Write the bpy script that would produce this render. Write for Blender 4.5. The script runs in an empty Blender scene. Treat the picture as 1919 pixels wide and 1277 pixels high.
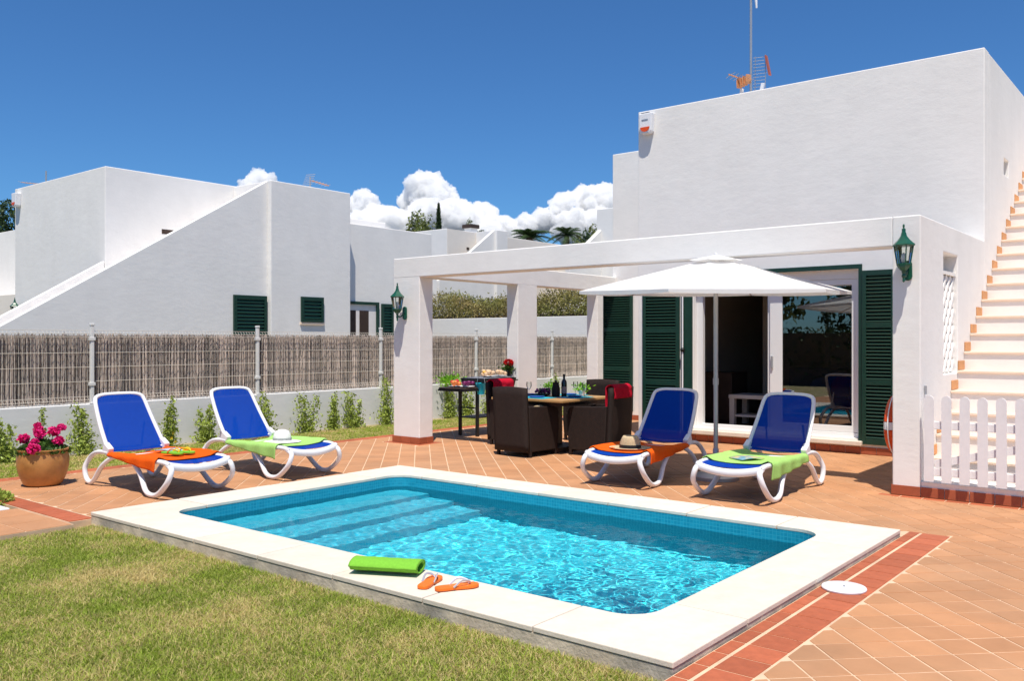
import bpy, math, random
import numpy as np
from mathutils import Vector, Matrix, noise as mnoise

R = math.radians
S = bpy.context.scene
COL = S.collection
rng = random.Random(7)

# ------------------------------------------------------------------ camera
cam_data = bpy.data.cameras.new("camera")
cam = bpy.data.objects.new("camera", cam_data)
COL.objects.link(cam)
cam.location = (0, 0, 1.5)
CAM_YAW = R(39.0085)
cam.rotation_euler = (R(90), 0, CAM_YAW)
cam_data.sensor_width = 36
cam_data.lens = 36 * 1645 / 1919
cam_data.clip_start = 0.05
cam_data.clip_end = 20000
S.camera = cam

# ------------------------------------------------------------------ world, sun, exposure
SUN = Vector((0.256, -0.32, 1.0)).normalized()      # towards the sun
world = bpy.data.worlds.new("World")
S.world = world
world.use_nodes = True
wn = world.node_tree
bg = wn.nodes["Background"]
sky = wn.nodes.new("ShaderNodeTexSky")
sky.sky_type = 'NISHITA'
sky.sun_disc = False
sky.sun_elevation = math.asin(SUN.z)
sky.sun_rotation = math.atan2(SUN.x, SUN.y)
sky.altitude = 50
sky.air_density = 1.0
sky.dust_density = 0.15
sky.ozone_density = 1.5
tint = wn.nodes.new("ShaderNodeVectorMath")             # polarised blue, the same over the whole sky
tint.operation = 'MULTIPLY'
tint.inputs[1].default_value = (0.29, 0.56, 0.86)
wn.links.new(sky.outputs[0], tint.inputs[0])
wn.links.new(tint.outputs[0], bg.inputs[0])
bg.inputs[1].default_value = 0.105
sun_data = bpy.data.lights.new("sun", 'SUN')
sun_data.energy = 4.4
sun_data.angle = R(0.5)
sun_data.color = (1.0, 0.93, 0.82)
sun = bpy.data.objects.new("sun", sun_data)
COL.objects.link(sun)
sun.location = (10, -14, 40)
sun.rotation_euler = SUN.to_track_quat('Z', 'Y').to_euler()
vs = S.view_settings
vs.view_transform = 'Standard'
vs.look = 'None'
vs.gamma = 1.0
vs.use_curve_mapping = False
vs.exposure = 0.36
S.display_settings.display_device = 'sRGB'
S.render.engine = 'CYCLES'
cy = S.cycles
cy.use_denoising = True
cy.max_bounces = 16
cy.diffuse_bounces = 4
cy.glossy_bounces = 4
cy.transmission_bounces = 8
cy.transparent_max_bounces = 12
cy.sample_clamp_indirect = 6
sun_data.cycles.is_caustics_light = True

# ------------------------------------------------------------------ materials
def mat(name, col, rough=0.7, var=0.0, vscale=6.0, rand=0.0, bump=0.0, bscale=60.0, metal=0.0,
        col2=None, c2scale=3.0, spec=0.4, coat=0.0, transl=0.0, bdist=0.01, stretch=None, world=False):
    """Principled; var = noise value variation, col2 = second colour in noise patches, rand = per piece variation."""
    m = bpy.data.materials.new(name)
    m.use_nodes = True
    nt = m.node_tree
    b = nt.nodes["Principled BSDF"]
    L = nt.links.new
    b.inputs["Roughness"].default_value = rough
    b.inputs["Metallic"].default_value = metal
    b.inputs["Specular IOR Level"].default_value = spec
    b.inputs["Coat Weight"].default_value = coat
    c = None
    tc = nt.nodes.new("ShaderNodeTexCoord")
    co = tc.outputs["Object"]
    if world: co = nt.nodes.new("ShaderNodeNewGeometry").outputs["Position"]
    if stretch:
        mp = nt.nodes.new("ShaderNodeMapping")
        mp.inputs["Scale"].default_value = stretch
        L(co, mp.inputs["Vector"]); co = mp.outputs[0]
    rgb = nt.nodes.new("ShaderNodeRGB")
    rgb.outputs[0].default_value = (*col, 1)
    c = rgb.outputs[0]
    if col2 is not None:
        n = nt.nodes.new("ShaderNodeTexNoise"); n.inputs["Scale"].default_value = c2scale
        n.inputs["Detail"].default_value = 6
        L(co, n.inputs["Vector"])
        cr = nt.nodes.new("ShaderNodeMapRange"); cr.inputs[1].default_value = 0.42; cr.inputs[2].default_value = 0.62
        L(n.outputs["Fac"], cr.inputs[0])
        mx = nt.nodes.new("ShaderNodeMix"); mx.data_type = 'RGBA'
        L(cr.outputs[0], mx.inputs[0]); L(c, mx.inputs[6]); mx.inputs[7].default_value = (*col2, 1)
        c = mx.outputs[2]
    fac = None
    if var > 0:
        n = nt.nodes.new("ShaderNodeTexNoise"); n.inputs["Scale"].default_value = vscale
        n.inputs["Detail"].default_value = 8; n.inputs["Roughness"].default_value = 0.65
        L(co, n.inputs["Vector"])
        mr = nt.nodes.new("ShaderNodeMapRange"); mr.inputs[1].default_value = 0.3; mr.inputs[2].default_value = 0.7
        mr.inputs[3].default_value = 1 - var; mr.inputs[4].default_value = 1 + var
        L(n.outputs["Fac"], mr.inputs[0]); fac = mr.outputs[0]
    if rand > 0:
        g = nt.nodes.new("ShaderNodeNewGeometry"); oi = nt.nodes.new("ShaderNodeObjectInfo")
        ad = nt.nodes.new("ShaderNodeMath"); ad.operation = 'ADD'
        L(g.outputs["Random Per Island"], ad.inputs[0]); L(oi.outputs["Random"], ad.inputs[1])
        fr = nt.nodes.new("ShaderNodeMath"); fr.operation = 'FRACT'; L(ad.outputs[0], fr.inputs[0])
        mr = nt.nodes.new("ShaderNodeMapRange"); mr.inputs[3].default_value = 1 - rand; mr.inputs[4].default_value = 1 + rand
        L(fr.outputs[0], mr.inputs[0])
        if fac is None:
            fac = mr.outputs[0]
        else:
            mu = nt.nodes.new("ShaderNodeMath"); mu.operation = 'MULTIPLY'
            L(fac, mu.inputs[0]); L(mr.outputs[0], mu.inputs[1]); fac = mu.outputs[0]
    if fac is not None:
        hs = nt.nodes.new("ShaderNodeVectorMath"); hs.operation = 'SCALE'
        L(c, hs.inputs[0]); L(fac, hs.inputs["Scale"]); c = hs.outputs[0]
    L(c, b.inputs["Base Color"])
    if bump > 0:
        n = nt.nodes.new("ShaderNodeTexNoise"); n.inputs["Scale"].default_value = bscale
        n.inputs["Detail"].default_value = 5
        L(co, n.inputs["Vector"])
        bp = nt.nodes.new("ShaderNodeBump"); bp.inputs["Strength"].default_value = bump
        bp.inputs["Distance"].default_value = bdist
        L(n.outputs["Fac"], bp.inputs["Height"]); L(bp.outputs[0], b.inputs["Normal"])
    if transl > 0:
        tr = nt.nodes.new("ShaderNodeBsdfTranslucent"); L(c, tr.inputs[0])
        ms = nt.nodes.new("ShaderNodeMixShader"); ms.inputs[0].default_value = transl
        out = nt.nodes["Material Output"]
        L(b.outputs[0], ms.inputs[1]); L(tr.outputs[0], ms.inputs[2]); L(ms.outputs[0], out.inputs[0])
    return m

def stucco(name, col):
    m = mat(name, col, rough=0.9, var=0.035, vscale=1.3, spec=0.15)
    nt = m.node_tree; L = nt.links.new
    tc = nt.nodes.new("ShaderNodeTexCoord")
    mp = nt.nodes.new("ShaderNodeMapping"); mp.inputs["Scale"].default_value = (1, 1, 1.9)
    L(tc.outputs["Object"], mp.inputs[0])
    n1 = nt.nodes.new("ShaderNodeTexNoise"); n1.inputs["Scale"].default_value = 4.5; n1.inputs["Detail"].default_value = 7
    n1.inputs["Roughness"].default_value = 0.6
    L(mp.outputs[0], n1.inputs["Vector"])
    n2 = nt.nodes.new("ShaderNodeTexNoise"); n2.inputs["Scale"].default_value = 70; n2.inputs["Detail"].default_value = 3
    L(tc.outputs["Object"], n2.inputs["Vector"])
    b1 = nt.nodes.new("ShaderNodeBump"); b1.inputs["Strength"].default_value = 0.2; b1.inputs["Distance"].default_value = 0.02
    L(n1.outputs["Fac"], b1.inputs["Height"])
    b2 = nt.nodes.new("ShaderNodeBump"); b2.inputs["Strength"].default_value = 0.25; b2.inputs["Distance"].default_value = 0.003
    L(n2.outputs["Fac"], b2.inputs["Height"]); L(b1.outputs[0], b2.inputs["Normal"])
    L(b2.outputs[0], nt.nodes["Principled BSDF"].inputs["Normal"])
    # faint rain streaks and patched paint
    geo = nt.nodes.new("ShaderNodeNewGeometry")
    m3 = nt.nodes.new("ShaderNodeMapping"); m3.inputs["Scale"].default_value = (1.5, 1.5, 0.5); L(geo.outputs["Position"], m3.inputs[0])
    n3_ = nt.nodes.new("ShaderNodeTexNoise"); n3_.inputs["Scale"].default_value = 1.6; n3_.inputs["Detail"].default_value = 6; L(m3.outputs[0], n3_.inputs["Vector"])
    r3 = nt.nodes.new("ShaderNodeMapRange"); r3.inputs[1].default_value = 0.45; r3.inputs[2].default_value = 0.75; r3.inputs[3].default_value = 1.0; r3.inputs[4].default_value = 0.965
    L(n3_.outputs["Fac"], r3.inputs[0])
    bs = nt.nodes["Principled BSDF"].inputs["Base Color"]; src = bs.links[0].from_socket
    sc3 = nt.nodes.new("ShaderNodeVectorMath"); sc3.operation = 'SCALE'; L(src, sc3.inputs[0]); L(r3.outputs[0], sc3.inputs["Scale"]); L(sc3.outputs[0], bs)
    return m

M = {}
M['wall'] = stucco('white_render', (0.83, 0.81, 0.78))
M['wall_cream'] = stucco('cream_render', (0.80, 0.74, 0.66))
M['lowwall'] = stucco('garden_wall_render', (0.74, 0.74, 0.74))
M['coping'] = mat('cream_stone', (0.70, 0.62, 0.52), 0.8, var=0.08, vscale=9, rand=0.04, bump=0.15, bscale=90, spec=0.2)
M['concrete'] = mat('weathered_concrete', (0.62, 0.52, 0.40), 0.9, var=0.3, vscale=5, bump=0.5, bscale=40, col2=(0.42, 0.37, 0.31), c2scale=3.5)
M['grout'] = mat('pale_grout', (0.68, 0.48, 0.32), 0.95, var=0.2, vscale=4, world=True)
M['tile'] = mat('terracotta_floor_tile', (0.49, 0.243, 0.118), 0.62, var=0.12, vscale=2.2, world=True, rand=0.075, bump=0.12, bscale=45, col2=(0.46, 0.245, 0.128), c2scale=0.9, spec=0.25)
M['redtile'] = mat('red_clay_tile', (0.42, 0.115, 0.052), 0.6, var=0.15, vscale=16, rand=0.14, bump=0.1, bscale=60, spec=0.3)
M['skirt'] = mat('brick_red_skirting_tile', (0.36, 0.095, 0.042), 0.5, var=0.12, vscale=20, rand=0.12, spec=0.4)
M['soil'] = mat('dry_soil', (0.34, 0.27, 0.15), 0.95, var=0.3, vscale=30, bump=0.6, bscale=80, col2=(0.22, 0.22, 0.08), c2scale=4)
M['ground'] = mat('dry_ground', (0.24, 0.20, 0.13), 0.95, var=0.2, vscale=2, col2=(0.12, 0.13, 0.05), c2scale=0.4)
M['green'] = mat('dark_green_paint', (0.003, 0.036, 0.022), 0.45, var=0.15, vscale=12, spec=0.5)
M['lampgreen'] = mat('lantern_green_paint', (0.008, 0.082, 0.046), 0.35, var=0.2, vscale=30, spec=0.5)
M['pvc'] = mat('white_pvc', (0.78, 0.78, 0.77), 0.35, var=0.02, spec=0.5)
M['whitepaint'] = mat('white_wood_paint', (0.80, 0.78, 0.78), 0.5, var=0.05, vscale=8)
M['plastic'] = mat('white_resin', (0.80, 0.80, 0.82), 0.32, var=0.02, vscale=5, spec=0.5)
M['steel'] = mat('grey_metal', (0.45, 0.45, 0.46), 0.4, metal=0.6, var=0.08)
M['black'] = mat('black_paint', (0.012, 0.012, 0.013), 0.45)
M['rattan'] = mat('dark_brown_rattan', (0.022, 0.013, 0.0105), 0.65, var=0.25, vscale=20, spec=0.25)
M['wire'] = mat('cream_wire', (0.55, 0.51, 0.45), 0.5)
M['post'] = mat('white_post', (0.74, 0.74, 0.72), 0.45, var=0.05)
M['canvas'] = mat('white_canvas', (0.84, 0.84, 0.83), 0.9, var=0.03, vscale=4, transl=0.28, spec=0.1)
M['orangetowel'] = mat('orange_towelling', (0.78, 0.11, 0.008), 0.95, var=0.12, vscale=60, bump=0.5, bscale=260, spec=0.1)
M['greentowel'] = mat('lime_towelling', (0.36, 0.62, 0.17), 0.95, var=0.12, vscale=60, bump=0.5, bscale=260, spec=0.1)
M['rolltowel'] = mat('grass_green_towelling', (0.20, 0.50, 0.05), 0.95, var=0.10, vscale=60, bump=0.4, bscale=260, spec=0.1)
M['redtowel'] = mat('crimson_towelling', (0.48, 0.008, 0.028), 0.95, var=0.12, vscale=60, bump=0.5, bscale=260, spec=0.1)
M['orange'] = mat('orange_rubber', (0.85, 0.17, 0.012), 0.5, var=0.05)
M['lifeorange'] = mat('orange_plastic', (0.75, 0.085, 0.010), 0.4, var=0.05)
M['straw'] = mat('straw', (0.52, 0.40, 0.24), 0.85, var=0.2, vscale=80, bump=0.5, bscale=200)
M['whitestraw'] = mat('white_straw', (0.80, 0.79, 0.77), 0.85, var=0.08, vscale=80, bump=0.5, bscale=200)
M['ribbongrey'] = mat('grey_ribbon', (0.35, 0.36, 0.36), 0.7, var=0.4, vscale=40)
M['pot'] = mat('ochre_glazed_clay', (0.46, 0.22, 0.065), 0.42, var=0.22, vscale=7, spec=0.5, col2=(0.40, 0.17, 0.045), c2scale=5)
M['magenta'] = mat('magenta_petal', (0.74, 0.015, 0.20), 0.6, rand=0.25, transl=0.25)
M['redpetal'] = mat('red_petal', (0.65, 0.01, 0.015), 0.6, rand=0.25, transl=0.2)
M['leaf'] = mat('green_leaf', (0.065, 0.13, 0.022), 0.5, rand=0.45, transl=0.3, spec=0.4)
M['shrubleaf'] = mat('yellow_green_leaf', (0.34, 0.42, 0.08), 0.5, rand=0.45, transl=0.3, spec=0.4)
M['hedgeleaf'] = mat('dry_hedge_leaf', (0.22, 0.23, 0.06), 0.7, rand=0.5, transl=0.25, col2=(0.30, 0.22, 0.09), c2scale=0.7)
M['darkleaf'] = mat('dark_leaf', (0.040, 0.075, 0.022), 0.6, rand=0.5, transl=0.2)
M['oliveleaf'] = mat('olive_leaf', (0.16, 0.19, 0.05), 0.6, rand=0.5, transl=0.2)
M['bark'] = mat('bark', (0.10, 0.07, 0.045), 0.9, var=0.3, vscale=20)
M['stick'] = mat('heather_stick', (0.52, 0.435, 0.38), 0.9, rand=0.6, var=0.4, vscale=1.0, stretch=(1, 4, .3))
M['roofred'] = mat('clay_roof', (0.42, 0.17, 0.09), 0.8, var=0.2, vscale=3)
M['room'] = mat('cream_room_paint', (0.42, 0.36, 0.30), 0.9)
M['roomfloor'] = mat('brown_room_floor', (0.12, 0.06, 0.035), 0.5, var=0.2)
M['navy'] = mat('navy_cloth', (0.012, 0.018, 0.10), 0.9)
M['darkwood'] = mat('dark_wood', (0.045, 0.026, 0.018), 0.5, var=0.2)
M['paleboard'] = mat('whitewashed_wood', (0.55, 0.50, 0.45), 0.6, var=0.1)
M['wood'] = mat('honey_wood', (0.42, 0.24, 0.09), 0.5, var=0.2, vscale=10, stretch=(1, 8, 8))
M['turquoise'] = mat('turquoise_cloth', (0.02, 0.38, 0.50), 0.8, var=0.2, vscale=20)
M['deepblue'] = mat('blue_cloth', (0.02, 0.09, 0.35), 0.8, var=0.2, vscale=20)
M['cyan'] = mat('cyan_enamel', (0.01, 0.48, 0.62), 0.35)
M['tan'] = mat('tan_cushion', (0.55, 0.42, 0.24), 0.9, var=0.1)
M['bottle'] = mat('dark_bottle_glass', (0.008, 0.010, 0.008), 0.1, spec=0.6)
M['wlabel'] = mat('brown_label', (0.30, 0.20, 0.17), 0.7)
M['fruit_o'] = mat('orange_fruit', (0.70, 0.20, 0.05), 0.4, var=0.2)
M['fruit_r'] = mat('red_fruit', (0.45, 0.02, 0.03), 0.35, var=0.2)
M['fruit_p'] = mat('purple_fruit', (0.16, 0.01, 0.09), 0.35, var=0.2)
M['fruit_y'] = mat('yellow_fruit', (0.75, 0.42, 0.06), 0.4, var=0.2)
M['bread'] = mat('pale_bread', (0.66, 0.45, 0.28), 0.8, var=0.2, vscale=30)
M['lettuce'] = mat('lettuce_leaf', (0.22, 0.48, 0.03), 0.5, rand=0.3, transl=0.3)
M['terraorange'] = mat('stair_end_tile', (0.62, 0.30, 0.12), 0.6, var=0.1, rand=0.08)
M['tread'] = mat('peach_stone', (0.78, 0.62, 0.49), 0.7, var=0.05, vscale=10)
M['riser'] = mat('pink_white_paint', (0.80, 0.765, 0.74), 0.8, var=0.04)
M['antorange'] = mat('faded_orange_plastic', (0.60, 0.27, 0.12), 0.6, var=0.2)
M['antred'] = mat('faded_red_plastic', (0.36, 0.10, 0.07), 0.6)
M['alarmglass'] = mat('dark_blue_panel', (0.02, 0.04, 0.10), 0.2)
M['pagewhite'] = mat('magazine_print', (0.62, 0.66, 0.68), 0.45, col2=(0.10, 0.22, 0.38), c2scale=9)
M['pagecolour'] = mat('colour_magazine_print', (0.15, 0.32, 0.42), 0.45, col2=(0.62, 0.50, 0.22), c2scale=11)
M['lime'] = mat('lime_rubber', (0.18, 0.52, 0.03), 0.5)
M['yellow'] = mat('yellow_rubber', (0.80, 0.55, 0.02), 0.5)
M['silver'] = mat('silver_strap', (0.55, 0.55, 0.60), 0.35, metal=0.3)
M['cloudm'] = mat('cloud_white', (0.92, 0.92, 0.93), 1.0, spec=0.0, transl=0.35)

def make_sling(name, col):
    m = mat(name, col, 0.85, var=0.06, vscale=30, spec=0.08)
    nt = m.node_tree; L = nt.links.new
    b = nt.nodes["Principled BSDF"]; out = nt.nodes["Material Output"]
    tr = nt.nodes.new("ShaderNodeBsdfTransparent")
    ms = nt.nodes.new("ShaderNodeMixShader"); ms.inputs[0].default_value = 0.03
    L(b.outputs[0], ms.inputs[1]); L(tr.outputs[0], ms.inputs[2]); L(ms.outputs[0], out.inputs[0])
    return m
M['sling'] = make_sling('royal_blue_sling', (0.0, 0.040, 0.31))

def make_glass(name, tint=(0.93, 0.96, 0.95), rough=0.0, ior=1.5):
    m = bpy.data.materials.new(name); m.use_nodes = True
    nt = m.node_tree; L = nt.links.new
    nt.nodes.remove(nt.nodes["Principled BSDF"])
    tr = nt.nodes.new("ShaderNodeBsdfTransparent"); tr.inputs[0].default_value = (*tint, 1)
    gl = nt.nodes.new("ShaderNodeBsdfGlossy"); gl.inputs["Roughness"].default_value = rough
    fr = nt.nodes.new("ShaderNodeFresnel"); fr.inputs[0].default_value = ior
    ms = nt.nodes.new("ShaderNodeMixShader")
    L(fr.outputs[0], ms.inputs[0]); L(tr.outputs[0], ms.inputs[1]); L(gl.outputs[0], ms.inputs[2])
    L(ms.outputs[0], nt.nodes["Material Output"].inputs[0])
    return m
M['glass'] = make_glass('window_glass', (0.55, 0.59, 0.60), ior=2.5)
M['clearglass'] = make_glass('clear_glass')

def make_mosaic(name, c1_, c2_, c3_):
    m = mat(name, (0.035, 0.30, 0.52), 0.35, var=0.18, vscale=3, spec=0.4)
    nt = m.node_tree; L = nt.links.new
    b = nt.nodes["Principled BSDF"]
    geo = nt.nodes.new("ShaderNodeNewGeometry")
    # choose the plane of the tiles from the face normal
    sep = nt.nodes.new("ShaderNodeSeparateXYZ"); L(geo.outputs["Position"], sep.inputs[0])
    sn = nt.nodes.new("ShaderNodeSeparateXYZ"); L(geo.outputs["True Normal"], sn.inputs[0])
    ab = nt.nodes.new("ShaderNodeMath"); ab.operation = 'ABSOLUTE'; L(sn.outputs[2], ab.inputs[0])
    gt = nt.nodes.new("ShaderNodeMath"); gt.operation = 'GREATER_THAN'; gt.inputs[1].default_value = 0.5; L(ab.outputs[0], gt.inputs[0])
    add = nt.nodes.new("ShaderNodeMath"); add.operation = 'ADD'; L(sep.outputs[0], add.inputs[0]); L(sep.outputs[1], add.inputs[1])
    c1 = nt.nodes.new("ShaderNodeCombineXYZ"); L(add.outputs[0], c1.inputs[0]); L(sep.outputs[2], c1.inputs[1])
    mx = nt.nodes.new("ShaderNodeMix"); mx.data_type = 'VECTOR'
    L(gt.outputs[0], mx.inputs[0]); L(c1.outputs[0], mx.inputs[4]); L(geo.outputs["Position"], mx.inputs[5])
    br = nt.nodes.new("ShaderNodeTexBrick"); br.offset = 0.0
    br.inputs["Scale"].default_value = 1.0
    br.inputs["Brick Width"].default_value = 0.03; br.inputs["Row Height"].default_value = 0.03
    br.inputs["Mortar Size"].default_value = 0.0022
    br.inputs["Color1"].default_value = (*c1_, 1); br.inputs["Color2"].default_value = (*c2_, 1)
    br.inputs["Mortar"].default_value = (*c3_, 1)
    L(mx.outputs[1], br.inputs["Vector"])
    L(br.outputs["Color"], b.inputs["Base Color"])
    return m
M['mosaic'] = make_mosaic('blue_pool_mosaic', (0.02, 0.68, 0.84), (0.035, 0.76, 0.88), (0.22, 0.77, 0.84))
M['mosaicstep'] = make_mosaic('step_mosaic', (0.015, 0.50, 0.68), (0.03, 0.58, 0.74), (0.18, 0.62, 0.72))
M['mosaicshade'] = make_mosaic('shaded_wall_mosaic', (0.005, 0.25, 0.37), (0.01, 0.31, 0.44), (0.04, 0.37, 0.48))  # same tile as the floor, the shade on the walls put into its colour

def make_water():
    m = bpy.data.materials.new('pool_water'); m.use_nodes = True
    nt = m.node_tree; L = nt.links.new
    nt.nodes.remove(nt.nodes["Principled BSDF"])
    rf = nt.nodes.new("ShaderNodeBsdfRefraction"); rf.inputs["IOR"].default_value = 1.33; rf.inputs["Roughness"].default_value = 0.0
    rf.inputs[0].default_value = (0.93, 0.98, 1.0, 1)
    tr = nt.nodes.new("ShaderNodeBsdfTransparent"); tr.inputs[0].default_value = (0.93, 0.98, 1.0, 1)
    gl = nt.nodes.new("ShaderNodeBsdfGlossy"); gl.inputs["Roughness"].default_value = 0.03
    fr = nt.nodes.new("ShaderNodeFresnel"); fr.inputs[0].default_value = 1.33
    m1 = nt.nodes.new("ShaderNodeMixShader"); m1.inputs[0].default_value = 1.0
    L(tr.outputs[0], m1.inputs[1]); L(rf.outputs[0], m1.inputs[2])
    m2 = nt.nodes.new("ShaderNodeMixShader")
    fm = nt.nodes.new("ShaderNodeMath"); fm.operation = 'MULTIPLY'; fm.inputs[1].default_value = 0.33     # polarised view: a third of the glare
    L(fr.outputs[0], fm.inputs[0]); L(fm.outputs[0], m2.inputs[0]); L(m1.outputs[0], m2.inputs[1]); L(gl.outputs[0], m2.inputs[2])
    L(m2.outputs[0], nt.nodes["Material Output"].inputs[0])
    return m
M['water'] = make_water()

def make_grass():
    m = mat('lawn_blade', (0.31, 0.40, 0.050), 0.6, rand=0.4, transl=0.4, spec=0.3)
    nt = m.node_tree; L = nt.links.new
    b = nt.nodes["Principled BSDF"]
    src = b.inputs["Base Color"].links[0].from_socket
    geo = nt.nodes.new("ShaderNodeNewGeometry")
    n = nt.nodes.new("ShaderNodeTexNoise"); n.inputs["Scale"].default_value = 1.5; n.inputs["Detail"].default_value = 5
    n.inputs["Roughness"].default_value = 0.62
    L(geo.outputs["Position"], n.inputs["Vector"])
    ad = nt.nodes.new("ShaderNodeMath"); ad.operation = 'MULTIPLY_ADD'
    ad.inputs[1].default_value = 0.36; L(geo.outputs["Random Per Island"], ad.inputs[0]); L(n.outputs["Fac"], ad.inputs[2])
    mr = nt.nodes.new("ShaderNodeMapRange"); mr.inputs[1].default_value = 0.65; mr.inputs[2].default_value = 0.78
    L(ad.outputs[0], mr.inputs[0])
    mx = nt.nodes.new("ShaderNodeMix"); mx.data_type = 'RGBA'
    L(mr.outputs[0], mx.inputs[0]); L(src, mx.inputs[6]); mx.inputs[7].default_value = (0.70, 0.57, 0.26, 1)
    for l in list(nt.links):
        if l.from_socket == src and l.to_node != mx and l.to_socket.name in ("Base Color", "Color"):
            to = l.to_socket; nt.links.remove(l); L(mx.outputs[2], to)
    return m
M['grass'] = make_grass()

# ------------------------------------------------------------------ builders
def tag(o, label=None, cat=None, group=None, kind=None):
    if label: o["label"] = label
    if cat: o["category"] = cat
    if group: o["group"] = group
    if kind: o["kind"] = kind
    return o

def thing(name, label, cat, loc=(0, 0, 0), rz=0.0, group=None):
    o = bpy.data.objects.new(name, None); COL.objects.link(o)
    o.empty_display_size = 0.1
    o.location = loc; o.rotation_euler = (0, 0, rz)
    return tag(o, label, cat, group)

def link(name, me, parent=None):
    o = bpy.data.objects.new(name, me); COL.objects.link(o)
    if parent is not None: o.parent = parent
    return o

def spline(pts, n=6, closed=False):
    """Catmull-Rom through the points."""
    P = [Vector(p) for p in pts]; out = []
    N = len(P); seg = N if closed else N - 1
    for i in range(seg):
        p0 = P[(i - 1) % N] if closed or i > 0 else P[0] * 2 - P[1]
        p1 = P[i]; p2 = P[(i + 1) % N]
        p3 = P[(i + 2) % N] if closed or i + 2 < N else P[-1] * 2 - P[-2]
        for k in range(n):
            t = k / n
            out.append(0.5 * ((2 * p1) + (p2 - p0) * t + (2 * p0 - 5 * p1 + 4 * p2 - p3) * t * t + (3 * p1 - p0 - 3 * p2 + p3) * t ** 3))
    if not closed: out.append(P[-1])
    return out

class MB:
    def __init__(s): s.v = []; s.f = []
    def add(s, vs_, fs):
        b = len(s.v); s.v += [tuple(v) for v in vs_]; s.f += [tuple(b + i for i in f) for f in fs]; return s
    def box(s, x0, x1, y0, y1, z0, z1):
        return s.add([(x0, y0, z0), (x1, y0, z0), (x1, y1, z0), (x0, y1, z0), (x0, y0, z1), (x1, y0, z1), (x1, y1, z1), (x0, y1, z1)],
                     [(3, 2, 1, 0), (4, 5, 6, 7), (0, 1, 5, 4), (1, 2, 6, 5), (2, 3, 7, 6), (3, 0, 4, 7)])
    def obox(s, c, u, v, w):
        """box at centre c with half axes u, v, w"""
        c, u, v, w = map(Vector, (c, u, v, w))
        P = [c + a * u + b * v + d * w for d in (-1, 1) for a, b in ((-1, -1), (1, -1), (1, 1), (-1, 1))]
        return s.add(P, [(3, 2, 1, 0), (4, 5, 6, 7), (0, 1, 5, 4), (1, 2, 6, 5), (2, 3, 7, 6), (3, 0, 4, 7)])
    def prism(s, poly, z0, z1, to=lambda a, b, c: (a, b, c)):
        n = len(poly)
        s.add([to(a, b, z0) for a, b in poly] + [to(a, b, z1) for a, b in poly],
              [tuple(range(n - 1, -1, -1)), tuple(range(n, 2 * n))] + [(i, (i + 1) % n, n + (i + 1) % n, n + i) for i in range(n)])
        return s
    def tube(s, pts, r, n=8, closed=False, flat=1.0):
        P = [Vector(p) for p in pts]; N = len(P); rs = r if hasattr(r, '__len__') else [r] * N
        rings = []; prev = None
        for i in range(N):
            a = P[(i - 1) % N] if closed or i > 0 else P[i]
            b = P[(i + 1) % N] if closed or i < N - 1 else P[i]
            t = (b - a).normalized()
            if prev is None:
                up = Vector((0, 1, 0)) if abs(t.y) < 0.8 else Vector((1, 0, 0))
                nrm = (up - t * up.dot(t)).normalized()
            else:
                nrm = (prev - t * prev.dot(t)).normalized()
            prev = nrm; bi = t.cross(nrm)
            rings.append([P[i] + (nrm * math.cos(2 * math.pi * k / n) * flat + bi * math.sin(2 * math.pi * k / n)) * rs[i] for k in range(n)])
        b0 = len(s.v)
        for rg in rings: s.v += [tuple(p) for p in rg]
        for i in range(N if closed else N - 1):
            j = (i + 1) % N
            for k in range(n):
                s.f.append((b0 + i * n + k, b0 + i * n + (k + 1) % n, b0 + j * n + (k + 1) % n, b0 + j * n + k))
        if not closed:
            s.f.append(tuple(b0 + k for k in range(n - 1, -1, -1)))
            s.f.append(tuple(b0 + (N - 1) * n + k for k in range(n)))
        return s
    def lathe(s, prof, n=24, c=(0, 0, 0), sx=1.0, sy=1.0, cap=True, wob=None):
        b0 = len(s.v)
        for j, (r, z) in enumerate(prof):
            for k in range(n):
                a = 2 * math.pi * k / n
                rr = r * (1 + (wob(a, z) if wob else 0))
                s.v.append((c[0] + rr * math.cos(a) * sx, c[1] + rr * math.sin(a) * sy, c[2] + z))
        for j in range(len(prof) - 1):
            for k in range(n):
                s.f.append((b0 + j * n + k, b0 + j * n + (k + 1) % n, b0 + (j + 1) * n + (k + 1) % n, b0 + (j + 1) * n + k))
        if cap:
            s.f.append(tuple(b0 + k for k in range(n - 1, -1, -1)))
            s.f.append(tuple(b0 + (len(prof) - 1) * n + k for k in range(n)))
        return s
    def ball(s, c, r, n=10, m=7):
        if not hasattr(r, '__len__'): r = (r, r, r)
        pr = [(math.sin(math.pi * i / m), -math.cos(math.pi * i / m)) for i in range(1, m)]
        b0 = len(s.v)
        for a, z in pr:
            for k in range(n):
                t = 2 * math.pi * k / n
                s.v.append((c[0] + r[0] * a * math.cos(t), c[1] + r[1] * a * math.sin(t), c[2] + r[2] * z))
        s.v += [(c[0], c[1], c[2] - r[2]), (c[0], c[1], c[2] + r[2])]
        lo, hi = len(s.v) - 2, len(s.v) - 1
        for j in range(m - 2):
            for k in range(n):
                s.f.append((b0 + j * n + k, b0 + j * n + (k + 1) % n, b0 + (j + 1) * n + (k + 1) % n, b0 + (j + 1) * n + k))
        for k in range(n):
            s.f.append((b0 + (k + 1) % n, b0 + k, lo)); s.f.append((b0 + (m - 2) * n + k, b0 + (m - 2) * n + (k + 1) % n, hi))
        return s
    def grid(s, fn, nu, nv):
        b0 = len(s.v)
        for i in range(nu + 1):
            for j in range(nv + 1): s.v.append(tuple(fn(i / nu, j / nv)))
        for i in range(nu):
            for j in range(nv):
                a = b0 + i * (nv + 1) + j
                s.f.append((a, a + nv + 1, a + nv + 2, a + 1))
        return s
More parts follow.
